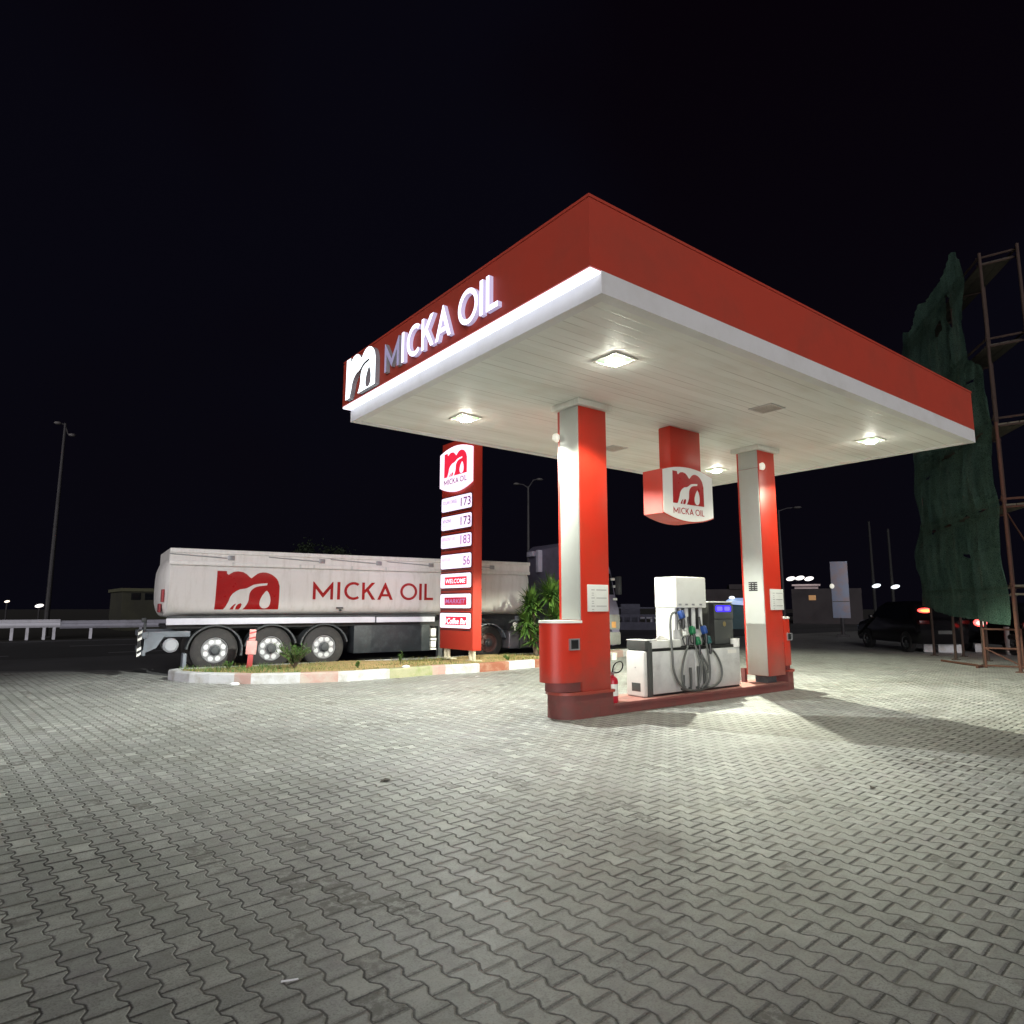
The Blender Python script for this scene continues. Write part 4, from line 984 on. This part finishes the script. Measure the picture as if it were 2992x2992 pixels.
mb = leafscrap(8.72, 12.55, .09, .05, .2); litter('paper_scrap', mb, WHITEP, 'small white paper scrap on the pavers below the price pylon', 'litter')
mb = MB(); mb.ell((7.44, 13.53, .225), .10, .05, .035, 10); litter('plastic_bag', mb, WHITEP, 'crumpled white bag on the bare section of the kerb', 'litter')

# ------------------------------------------------------------------ ROAD FURNITURE
def lamp_post(x, y, h, heads, label, lean=0.0):
    t = thing('street_lamp', label, 'street lamp', (x, y, 0), 'unlit street lamps along the road')
    mb = MB(); mb.tube([(x, y, 0), (x+lean*.5, y, h*.5), (x+lean, y, h)], [.13, .10, .06], 10); mb.box(x-.2, x+.2, y-.2, y+.2, -.02, .05); part('pole', mb, POST, t)
    for dx, dy, dz, l in heads:
        hx, hy = x+lean+dx, y+dy
        mb = MB(); mb.tube([(x+lean, y, h-.1), (x+lean+dx*.6, y+dy*.6, h-.1+dz*.9), (hx, hy, h-.1+dz)], .035, 8); a = part('arm', mb, POST, t)
        mb = MB(); mb.ell((hx+dx*.35, hy+dy*.35, h-.1+dz), .11+abs(dx)*.28, .11+abs(dy)*.28, .09, 12); part('lamp_head', mb, paint('lamp_head_grey', (.09, .085, .085), .6), a)
lamp_post(2.28, 42.2, 11.3, [(-.25, 0, .06, .5), (.25, -.02, -.5, .5)], 'tall bare lamp post behind the guard rail at the far edge of the road')
lamp_post(28.0, 34.5, 9.6, [(-.5, .3, .25, .5), (.5, -.3, .6, .5)], 'dim two armed lamp post beside the nearer column, behind the tanker cab')
lamp_post(51.6, 30.25, 9.6, [(.7, -.85, .25, .5)], 'dim lamp post mostly hidden behind the farther red column')
t = thing('guard_rail', 'long galvanised guard rail on posts along the far side of the road', 'guard rail', (2.0, 39.5, 0))
def wbeam(x0_, x1_, y_, z0_):
    prof_ = [(0, 0), (-.03, .05), (-.08, .09), (-.08, .13), (-.02, .17), (-.02, .21), (-.08, .25), (-.08, .29), (-.03, .33), (0, .38)]
    mb = MB(); n_ = len(prof_); vs = [(x0_, y_+p[0], z0_+p[1]) for p in prof_]+[(x1_, y_+p[0], z0_+p[1]) for p in prof_]; mb.add(vs, [[i, i+1, i+1+n_, i+n_] for i in range(n_-1)]); return mb
GRAIL = paint('rail_steel', (.62, .62, .68), .6, .1, dirt=.5, scale=2)
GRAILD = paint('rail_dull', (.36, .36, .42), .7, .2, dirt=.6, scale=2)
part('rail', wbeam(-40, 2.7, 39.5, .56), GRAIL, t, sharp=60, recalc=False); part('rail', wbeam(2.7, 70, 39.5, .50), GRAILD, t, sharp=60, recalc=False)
for k, xx in enumerate([-14, -10, -6, -2.6, -.8, .83, 1.42, 2.08, 2.48, 4.0, 6.2, 8.4] + [10+3*i for i in range(18)]):
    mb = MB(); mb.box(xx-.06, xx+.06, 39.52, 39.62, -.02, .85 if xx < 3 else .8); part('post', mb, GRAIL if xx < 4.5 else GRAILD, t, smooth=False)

t = thing('roadside_barrier', 'low dark barrier with square openings seen between the nearer column and the pump', 'barrier', (34.7, 31.0, 0), rz=math.atan2(-1.4, 1.62))
BARM = paint('barrier_dull', (.05, .05, .075), .8, dirt=.5)
mb = MB(); mb.box(-3, 3, -.05, .05, 0, .52); mb.box(-3, 3, -.06, .06, .86, 1.04); mb.box(-3, 3, -.05, .05, 1.42, 1.52); part('panel', mb, BARM, t, world=False, smooth=False)
for k in range(13):
    mb = MB(); mb.box(-3+.5*k-.05, -3+.5*k+.05, -.045, .045, .52, .86); part('upright', mb, BARM, t, world=False, smooth=False)
mb = MB(); mb.box(-1.0, .35, .5, 1.4, 0, 1.75, .05); tag(part('roadside_cabinet', mb, BARM, None), 'dark low cabinet behind the roadside barrier', 'cabinet'); bpy.data.objects['roadside_cabinet'].location = (35.3, 31.7, 0); bpy.data.objects['roadside_cabinet'].rotation_euler = (0, 0, math.atan2(-1.4, 1.62))

# ------------------------------------------------------------------ FAR BACKGROUND
t = thing('roadside_building', 'low pale flat building beyond the road, left of the tanker', 'building', (11, 52, 0))
mb = MB(); mb.box(6.7, 16, 50.4, 56, 0, 2.55); w = part('wall', mb, FARW, t, smooth=False)
mb = MB(); mb.box(6.55, 16.1, 50.2, 56.2, 2.551, 2.76); part('roof', mb, paint('far_roof', (.07, .07, .04), .9, dirt=.5), t, smooth=False)
for xx in (7.2, 8.0, 9.4, 11, 13): mb = MB(); mb.box(xx, xx+.55, 50.37, 50.399, 2.0, 2.45); part('window', mb, GLASSD, t, smooth=False)
def small_lamp(x, y, z, r, mt, label, post=True, rx=1.6):
    t = thing('distant_lamp', label, 'lamp', (x, y, 0), 'small distant lamps beyond the road')
    dirv = Vector((-y, x, 0)).normalized()
    mb = MB(); mb.ell((0, 0, 0), r*rx, r, r*.75, 12); mb.xform(Matrix.Translation((x, y, z)) @ Matrix.Rotation(math.atan2(-dirv.y, -dirv.x), 4, 'Z') @ Matrix.Rotation(R(-12), 4, 'Y')); part('bulb', mb, mt, t)
    if post: mb = MB(); mb.tube([(x, y+.1, 0), (x, y+.1, z)], .05, 6); part('post', mb, POST, t)
small_lamp(2.73, 60, 1.62, .17, FARL, 'larger warm light just left of the tall lamp post foot')
small_lamp(.82, 60, 1.92, .10, emit('far_warm', (1, .85, .7), 2), 'faint light streak at the far left edge of the road')
t = thing('roadside_building', 'dark low building with a small orange window behind the farther column', 'building', (60, 32, 0))
mb = MB(); M = Matrix.Translation((59.6, 32.6, 0)) @ Matrix.Rotation(math.atan2(-1.8, .9), 4, 'Z')
mb.box(-1.3, 4.5, 0, 6, 0, 3.2); mb.xform(M); w = part('wall', mb, BRICK, t, smooth=False)
mb = MB(); mb.box(-1.2, 1.2, -.6, .2, 3.45, 3.6); mb.box(-1.0, 1.0, -.02, .1, 3.2, 3.45); mb.xform(M); part('roof_canopy', mb, paint('far_soffit', (.5, .4, .4), .8), t, smooth=False)
mb = MB(); mb.box(.15, .75, -.03, -.001, 2.15, 2.6); mb.xform(M); part('window', mb, FARWIN, t, smooth=False)
small_lamp(58.32, 33.35, 4.12, .25, FARL, 'first of three bright lamps in a row on the dark far building, beside the column', False)
small_lamp(58.67, 32.66, 4.17, .25, FARL, 'middle of three bright lamps in a row on the dark far building', False)
small_lamp(59.01, 31.97, 4.09, .25, FARL, 'last of three bright lamps in a row, toward the grey banner', False)
t = thing('roadside_building', 'dim wide building beyond the blue lit kiosk', 'building', (62, 43, 0))
mb = MB(); M = Matrix.Translation((61, 44, 0)) @ Matrix.Rotation(math.atan2(-1.4, 1.05), 4, 'Z'); mb.box(-1.5, 6, 0, 6, 0, 3.4); mb.xform(M); part('wall', mb, BRICK, t, smooth=False)
mb = MB(); mb.box(1.8, 6.2, -.3, 6, 3.401, 3.9); mb.xform(M); part('roof', mb, BRICK, t, smooth=False)
t = thing('kiosk', 'small kiosk with blue glowing awning behind the pump display', 'kiosk', (41.6, 27.9, 0))
M = Matrix.Translation((41.5, 28.0, 0)) @ Matrix.Rotation(math.atan2(-1.0, .7), 4, 'Z')
mb = MB(); mb.box(-.35, 1.2, 0, 1.4, 0, 1.95); mb.xform(M); part('wall', mb, paint('kiosk_teal', (.03, .07, .08), .7), t, smooth=False)
mb = MB(); mb.add([M @ Vector(p) for p in ((-.65, -.4, 1.95), (1.2, -.4, 1.95), (1.2, 0, 2.16), (-.35, 0, 2.16), (-.30, -.38, 1.72), (1.2, -.38, 1.6))], [[0, 1, 2, 3], [0, 1, 5, 4]]); part('awning', mb, FARBLUE, t, smooth=False, recalc=False)
mb = MB(); mb.ell((-.22, -.42, 2.18), .20, .12, .11, 12); mb.xform(M); part('lamp', mb, FARB, t)
t = thing('banner_totem', 'tall grey blue banner panel on a short post near the dark car', 'banner', (35.0, 17.3, 0), rz=math.atan2(-.74, .36))
m, nt, b = newmat('banner_print'); N = NT(nt); nz = N.noise(2.2, 3, N.pos()); N.l(N.mix(N.sstep(nz, .35, .65), (.22, .18, .20), (.17, .20, .28)), b.inputs['Base Color']); b.inputs['Roughness'].default_value = .6
mb = MB(); mb.box(-.42, .40, -.05, .05, .97, 3.90, .01); part('panel', mb, m, t, world=False)
mb = MB(); mb.tube([(0, 0, 0), (0, 0, .97)], .09, 8); mb.box(-.3, .3, -.2, .2, 0, .12); part('post', mb, POST, t, world=False)
mb = MB(); mb.ell((-.38, -.08, 2.62), .11, .03, .13, 12); part('round_badge', mb, BULB, t, world=False)
mb = MB(); mb.box(-.40, .38, -.056, -.052, 1.80, 1.84); part('seam', mb, BLACK, t, world=False, smooth=False)
def pole_light(x, y, z, h, label):
    t = thing('floodlight_pole', label, 'floodlight', (x, y, 0), 'thin poles with bluish floodlights')
    mb = MB(); mb.tube([(x+.1, y+.2, 0), (x+.1, y+.2, h)], [.10, .06], 8); part('pole', mb, paint('thin_pole', (.006, .006, .006), .8), t)
    mb = MB(); mb.ell((0, 0, 0), .23, .11, .11, 12); mb.xform(Matrix.Translation((x, y, z)) @ Matrix.Rotation(math.atan2(-x, y), 4, 'Z') @ Matrix.Rotation(R(-14), 4, 'Y')); part('lamp', mb, FARB, t)
pole_light(40.12, 17.74, 2.74, 6.5, 'thin pole with the brighter bluish floodlight, next to the banner')
pole_light(40.50, 16.88, 2.67, 6.0, 'thin pole with the smaller bluish floodlight, next to the green netting')
# dim tree crowns behind the tanker
def tree(x, y, h, r, label):
    t = thing('tree', label, 'tree', (x, y, 0), 'dark trees beyond the road')
    mb = MB(); mb.tube([(x, y, 0), (x+.2, y, h*.4), (x-.1, y, h*.8)], [.28, .2, .08], 8)
    for k in range(6):
        az = rnd.uniform(0, 6.28); mb.tube([(x+.1, y, h*(.35+.06*k)), (x+math.cos(az)*r*.7, y+math.sin(az)*r*.7, h*(.55+.06*k))], [.09, .03], 6)
    part('trunk', mb, TRUNK, t)
    mb = MB()
    for k in range(40):
        a = rnd.uniform(0, 6.28); e_ = rnd.uniform(-.6, 1); q = rnd.uniform(.45, 1)**.5*r
        c_ = Vector((x+math.cos(a)*q*math.cos(e_), y+math.sin(a)*q*math.cos(e_), h*.72+q*math.sin(e_)*.8)); cr = rnd.uniform(.4, .9)
        for j in range(38):
            p = c_+Vector((rnd.gauss(0, 1), rnd.gauss(0, 1), rnd.gauss(0, .8)))*cr*.5; s_ = rnd.uniform(.06, .15); a1 = Vector((rnd.gauss(0, 1), rnd.gauss(0, 1), rnd.gauss(0, 1))).normalized(); a2 = a1.orthogonal().normalized()
            mb.add([p-a1*s_, p+a2*s_*.6, p+a1*s_, p-a2*s_*.6], [[0, 1, 2, 3]])
    part('crown', mb, TREEL, t, smooth=False, recalc=False)
tree(20.0, 50.0, 6.6, 2.4, 'dark tree crown barely visible above the tanker, left of the price pylon')
tree(24.0, 52.0, 5.6, 2.2, 'faint dark tree above the tanker, hidden partly by the price pylon')

# ------------------------------------------------------------------ CARS
def make_car(label):
    t = thing('parked_car', label, 'car', (0, 0, 0), 'dark cars standing in the shade')
    sid = [(-2.05, .42), (-2.12, .75), (-2.05, 1.05), (-1.85, 1.15), (-1.6, 1.55), (-1.2, 1.68), (.1, 1.66), (.55, 1.50), (1.05, 1.10), (1.85, .95), (2.08, .78), (2.12, .45), (2.0, .30), (-1.95, .30)]
    secs = []
    for yy, k in ((-.86, .93), (-.80, 1.0), (0, 1.02), (.80, 1.0), (.86, .93)):
        q = []
        for (x_, z_) in sid:
            ysh = yy*(1-.18*max(0, (z_-1.05)/.6)); q.append((x_*(k if z_ > .4 else k), ysh, z_ if abs(yy) < .84 else .35+(z_-.35)*.985))
        secs.append(q)
    n = len(sid); mb = MB(); fs = []
    for i in range(4):
        for k in range(n): fs.append([i*n+k, i*n+(k+1) % n, (i+1)*n+(k+1) % n, (i+1)*n+k])
    fs.append(list(range(n))); fs.append([4*n+k for k in range(n)][::-1])
    mb.add([p for q in secs for p in q], fs); bd = part('body', mb, CARB, t, world=False, sharp=28)
    for sg in (-1, 1):
        mb = MB(); yy = sg*.835
        mb.add([(-1.45, yy*.93, 1.50), (.0, yy*.93, 1.54), (.45, yy*.94, 1.42), (.85, yy*1.03, 1.12), (-1.62, yy*1.03, 1.12)], [[0, 1, 2, 3, 4]]); part('side_window', mb, GLASSD, t, world=False, smooth=False)
        for xw in (-1.28, 1.30):
            mb = MB(); mb.lathe([(.20, sg*.70), (.22, sg*.88), (.30, sg*.885), (.34, sg*.86), (.345, sg*.70), (.20, sg*.66)], 28, o=(xw, 0, .345), ax='y', caps=False); w = part('wheel', mb, BLACK, t, world=False)
            mb = MB(); mb.lathe([(.21, sg*.875), (.20, sg*.86), (.07, sg*.85), (.06, sg*.87), (.001, sg*.87)], 10, o=(xw, 0, .345), ax='y', caps=False); part('rim', mb, CHASSIS, w, world=False)
        mb = MB(); mb.box(1.88, 2.03, sg*.42 if sg > 0 else -.78, .78 if sg > 0 else -.42, .70, .86, .02); part('headlight', mb, GLASSD, t, world=False)
        mb = MB(); mb.box(-2.13, -1.95, sg*.50 if sg > 0 else -.84, .84 if sg > 0 else -.50, .93, 1.06, .02); part('taillight', mb, paint('lens_red', (.05, .004, .004), .3), t, world=False)
        mb = MB(); mb.box(.62, .80, sg*.88 if sg > 0 else -1.02, 1.02 if sg > 0 else -.88, 1.08, 1.20, .02); part('mirror', mb, CARB, t, world=False)
    mb = MB(); mb.box(-2.16, -2.10, -.26, .26, .62, .73); part('number_plate', mb, DGREY, t, world=False, smooth=False)
    return t
a = math.atan2(.55, .25)+R(20)
c1 = make_car('black car parked on the pavers beside the banner, one tail light glowing red and orange')
c1.location = (26.6, 10.75, 0); c1.rotation_euler = (0, 0, R(52)); c1.scale = (1, 1, 1.04)
c2 = dup(c1, (27.6, 7.9, 0), 'second dark car behind the green netting, tail light showing red and white', R(50)); c2.scale = (1, 1, 1)
def glow(parent, name, pos, sx, sz, mts):
    # lit lamp insert on the car, placed in world space and parented
    inv = (Matrix.Translation(parent.location) @ Matrix.Rotation(parent.rotation_euler.z, 4, 'Z') @ Matrix.Diagonal((*parent.scale, 1))).inverted()
    rot = math.atan2(-pos[0], pos[1])
    mb = MB(); mb.ell((0, 0, 0), sx, .05, sz, 12, 0); mb.ell((.02, -.03, -sz*.1), sx*.72, .045, sz*.55, 12, 1)
    mb.xform(inv @ Matrix.Translation(pos) @ Matrix.Rotation(rot, 4, 'Z')); part(name, mb, mts, parent, world=False)
glow(c1, 'lit_taillight', (24.35, 9.30, 1.43), .21, .085, [TAIL, TAILO])
glow(c2, 'lit_taillight', (25.6, 8.15, 1.035), .19, .13, [TAIL, emit('reverse_pale', (1, .75, .62), 1.6)])
# kerb blocks and clutter by the scaffold
def kblock(x, y, l, label):
    mb = MB(); mb.box(-l/2, l/2, -.12, .12, 0, .29, .03); o = tag(part('concrete_block', mb, KW), label, 'concrete block', 'white concrete blocks by the scaffold'); o.location = (x, y, 0); o.rotation_euler = (0, 0, math.atan2(-.91, .40))
kblock(25.72, 9.78, .34, 'short white concrete block beside the black car')
kblock(25.95, 9.22, .70, 'long white concrete block to the scaffold side of the short one')
kblock(27.05, 8.70, .30, 'white concrete block under the green netting')
t = thing('white_barrel', 'pale upright barrel at the foot of the scaffold behind the rusty barrier', 'barrel', (26.4, 7.55, 0))
mb = MB(); mb.lathe([(0.001, 0), (.20, 0), (.215, .04), (.20, .08), (.205, .45), (.215, .47), (.205, .50), (.20, .85), (.21, .90), (.0, .91)], 24, o=(26.4, 7.55, 0)); part('drum', mb, CONC, t)
mb = MB(); mb.lathe([(.212, .09), (.212, .12)], 24, o=(26.4, 7.55, 0)); part('hoop', mb, WHITED, t)

# ------------------------------------------------------------------ SCAFFOLD
A = Vector((19.5, 5.47, 0)); D2 = Vector((.791, .612, 0)).normalized(); Q = Vector((.25, -.97, 0)).normalized()
t = thing('scaffold_tower', 'rusty orange steel scaffold with boarded levels at the edge of the frame', 'scaffold', tuple(A))
lv = [1.95, 4.08, 6.12, 8.20, 10.4]
def pt(a_, q_, z_): p = A + D2*a_ + Q*q_; return (p.x, p.y, z_)
k = 0
for a_ in (0, 2.0, 4.0, 5.8):
    for q_ in (0, .78):
        zz = [0]+lv[:4]+[10.6]
        for i in range(5):
            mb = MB(); mb.tube([pt(a_-.10*zz[i]/11, q_, zz[i]), pt(a_-.10*zz[i+1]/11, q_, zz[i+1]-.004)], .038, 10)
            if i == 0:
                p = pt(a_, q_, 0); mb.box(p[0]-.09, p[0]+.09, p[1]-.09, p[1]+.09, 0, .02)
            else: mb.tube([pt(a_-.10*zz[i]/11, q_, zz[i]+.02), pt(a_-.10*zz[i]/11, q_, zz[i]+.18)], .052, 8)
            part('standard', mb, RUST if (a_ == 0 and i < 3) else RUST_SHADE, t)
for z in lv:
    for a_ in (0, 2.0, 4.0, 5.8):
        mb = MB(); mb.tube([pt(a_, -.05, z+.10), pt(a_, .85, z+.10)], .030, 8); mb.tube([pt(a_, -.05, z-.10), pt(a_, .85, z-.10)], .026, 8); part('transom', mb, (RUST if z < 5 else RUST_SHADE) if z > 2.5 else WOOD, t)
    for q_ in (.0, .78):
        mb = MB(); mb.tube([pt(-.1, q_, z+.10), pt(5.9, q_, z+.10)], .028, 8); part('ledger', mb, RUST if z < 5 else RUST_SHADE, t)
    if z > 2.5:
        for j in range(3):
            mb = MB(); q0 = .06+j*.235
            p = [pt(.08, q0, z-.06), pt(5.7, q0, z-.06), pt(5.7, q0+.22, z-.06), pt(.08, q0+.22, z-.06)]; mb.add(p+[(a_, b_, c_+.04) for a_, b_, c_ in p], [[0, 1, 2, 3], [7, 6, 5, 4], [0, 4, 5, 1], [1, 5, 6, 2], [2, 6, 7, 3], [3, 7, 4, 0]]); part('board', mb, WOOD if z < 7 else WOOD_SHADE, t, smooth=False)
for z0, z1 in ((2.05, 4.0),):
    mb = MB(); mb.tube([pt(.05, .80, z0), pt(1.95, .80, z1)], .022, 8); part('brace', mb, RUST, t)
# net
m, nt, b = newmat('debris_net'); N = NT(nt); P = N.pos()
n1 = N.noise(1.1, 4, P, .6); n2 = N.noise(26, 3, P, .7)
c = N.mix(N.sstep(n1, .3, .7), (.085, .160, .128), (.130, .225, .175)); c = N.mix(N.m('MULTIPLY', N.sstep(n2, .45, .7), .6), c, (.03, .062, .05))
N.l(c, b.inputs['Base Color']); b.inputs['Roughness'].default_value = .9; b.inputs['Specular IOR Level'].default_value = .1
tl = N.n('ShaderNodeBsdfTranslucent'); N.l(c, tl.inputs['Color']); mxs = N.n('ShaderNodeMixShader'); mxs.inputs[0].default_value = .6
N.l(b.outputs[0], mxs.inputs[1]); N.l(tl.outputs[0], mxs.inputs[2]); 
trn = N.n('ShaderNodeBsdfTransparent'); mx2 = N.n('ShaderNodeMixShader'); weave = N.noise(75, 2, P, .6)
N.l(N.m('MULTIPLY', N.sstep(weave, .52, .62), .55), mx2.inputs[0]); N.l(mxs.outputs[0], mx2.inputs[1]); N.l(trn.outputs[0], mx2.inputs[2]); N.l(mx2.outputs[0], nt.nodes['Material Output'].inputs['Surface'])
NETM = m
outl = [(.02, 1.10), (.9, 1.13), (1.9, 1.20), (3.0, 1.25), (3.6, 1.27), (4.2, 1.34), (4.8, 1.38), (5.4, 1.5), (6.15, 1.58), (6.1, 2.3), (6.3, 2.9), (6.5, 3.18), (6.2, 3.5), (5.85, 4.36), (5.95, 5.5), (5.9, 6.62), (6.05, 8.0), (6.2, 10.1), (5.8, 10.9), (5.3, 10.7), (4.88, 10.75), (4.4, 11.0), (4.0, 11.1), (3.4, 10.9), (2.8, 11.0), (2.3, 11.05), (1.9, 11.15), (1.5, 11.3), (1.2, 11.35), (.9, 11.2), (.75, 10.9), (.72, 10.1), (.95, 9.2), (1.0, 8.14), (.55, 7.9), (.1, 7.66), (-.02, 6.8), (.06, 5.3), (.03, 4.3), (.05, 3.0), (.0, 2.0)]
def slit(cx, cz, l, h, rz):
    out = []
    for i in range(9):
        a_ = 2*math.pi*i/9; px_, pz_ = math.cos(a_)*l*(1+.25*math.sin(3*a_+cx)), math.sin(a_)*h*(1+.4*math.sin(2*a_+cz)); out.append((cx+px_*math.cos(rz)-pz_*math.sin(rz), cz+px_*math.sin(rz)+pz_*math.cos(rz)))
    return out
holes = [slit(2.2, 3.97, .40, .05, -.04), (slit(3.4, 3.92, .22, .035, 0)), slit(4.62, 3.87, .22, .07, 0), slit(1.0, 4.02, .18, .03, 0), slit(2.2, 2.93, .20, .06, .3), slit(1.9, 9.9, .22, .45, -.35), slit(2.75, 9.75, .28, .2, .3), slit(1.0, 5.95, .55, .06, -.06), slit(2.9, 5.9, .6, .05, -.05), slit(4.6, 5.6, .3, .04, -.1), slit(.75, 7.45, .35, .05, .1), slit(5.3, 4.9, .06, .12, 0)]
bm = bmesh.new()
loops = [outl]+holes
fl = [p for l in loops for p in l]; vv = [bm.verts.new((p[0], 0, p[1])) for p in fl]
for q in tessellate_polygon([[Vector((p[0], p[1], 0)) for p in l] for l in loops]):
    try: bm.faces.new([vv[i] for i in q])
    except ValueError: pass
for z in [1.3+.25*i for i in range(48)]: bmesh.ops.bisect_plane(bm, geom=bm.verts[:]+bm.edges[:]+bm.faces[:], plane_co=(0, 0, z), plane_no=(0, 0, 1))
for x_ in [.11*i for i in range(1, 59)]: bmesh.ops.bisect_plane(bm, geom=bm.verts[:]+bm.edges[:]+bm.faces[:], plane_co=(x_, 0, 0), plane_no=(1, 0, 0))
mb = MB()
for v in bm.verts:
    a_, z_ = v.co.x, v.co.z
    off = -.09 - .10*abs(math.sin((z_-1.95)/2.07*math.pi))*(.6+.4*math.sin(a_*2.1)) - .034*max(.2, min(1, (10.5-z_)/5))*(math.sin(a_*7.3+math.sin(z_*1.1)*2.2+.5*z_)+.6*math.sin(a_*16.1-z_*1.7))*(.5+.5*math.sin(z_*.9+a_*.7)**2) - .02*math.sin(a_*23+z_*3)
    jit = rnd.uniform(-.012, .012)
    p = A + D2*a_ + Vector((-D2.y, D2.x, 0))*(-off+jit-.02); v.co = Vector((p.x, p.y, z_))
mb.bm(bm)
tag(part('debris_net', mb, NETM, sharp=60), 'torn dark green debris netting hung over the scaffold', 'netting')
t = thing('rusty_barrier', 'low rusty steel barrier frame in front of the scaffold foot', 'barrier', (20.35, 6.1, 0))
a3, b3 = Vector((20.30, 6.42, 0)), Vector((20.47, 5.66, 0))
for z in (.06, .50, .98): mb = MB(); mb.tube([a3+Z*z, b3+Z*z], .024, 8); part('rail', mb, RUST, t)
for p in (a3, b3): mb = MB(); mb.tube([p, p+Z*1.0], .026, 8); part('post', mb, RUST, t)
mb = MB(); mb.tube([a3+Z*.5, b3+Z*.06], .018, 8); mb.tube([a3+Vector((.35, .1, .03)), a3+Vector((-.35, .1, .03))], .03, 8); mb.tube([a3+Z*.03, a3+Vector((1.3, 1.5, .03))], .03, 8); part('brace', mb, RUST, t)

# ------------------------------------------------------------------ LIGHT, WORLD, CAMERA
w = bpy.data.worlds.new('World'); scene.world = w; w.use_nodes = True
nt = w.node_tree; N = NT(nt); bg = nt.nodes['Background']
tc = N.n('ShaderNodeTexCoord'); sp = N.n('ShaderNodeSeparateXYZ'); N.l(tc.outputs['Generated'], sp.inputs[0])
nz = N.noise(1.8, 2, tc.outputs['Generated'])
c = N.mix(N.sstep(sp.outputs[2], .0, .85), (.0026, .0022, .0044), (.0018, .0007, .0022))
c = N.mix(N.m('MULTIPLY', N.sstep(nz, .40, .62), .6), c, (.0024, .0025, .0056))
N.l(c, bg.inputs['Color']); bg.inputs['Strength'].default_value = 1.0

SUN_E, SUN_AZ = 4.5, 0
sl = bpy.data.lights.new('Sun', 'SUN'); sl.energy = 2.75; sl.angle = R(38); sl.color = (1.0, .96, .97)  # added soft fill, stands in for ambient light from behind the camera
so = bpy.data.objects.new('Sun', sl); COL.objects.link(so)
dirv = Vector((.67, .742, -math.tan(R(SUN_E)))).normalized()
so.rotation_euler = dirv.to_track_quat('-Z', 'Y').to_euler(); so.location = (-10, -20, 12)

cam = bpy.data.cameras.new('Camera'); co = bpy.data.objects.new('Camera', cam); COL.objects.link(co); scene.camera = co
yaw, pit, roll = R(37.648), R(8.0796), R(-.0217)
fw = Vector((math.sin(yaw)*math.cos(pit), math.cos(yaw)*math.cos(pit), math.sin(pit))); rt = Vector((math.cos(yaw), -math.sin(yaw), 0)); up = rt.cross(fw)
Mx = Matrix((rt, up, -fw)).transposed().to_4x4(); Mx.translation = (0, 0, 1.55); co.matrix_world = Mx
cam.sensor_width = 36; cam.sensor_fit = 'HORIZONTAL'; cam.lens = 36*.65175; cam.clip_end = 2000; cam.clip_start = .05
scene.view_settings.view_transform = 'Standard'; scene.view_settings.look = 'None'; scene.view_settings.exposure = 0; scene.view_settings.gamma = 1
scene.render.resolution_x = scene.render.resolution_y = 1024
scene.cycles.use_denoising = True
scene.cycles.max_bounces = 8; scene.cycles.diffuse_bounces = 5; scene.cycles.sample_clamp_indirect = 6
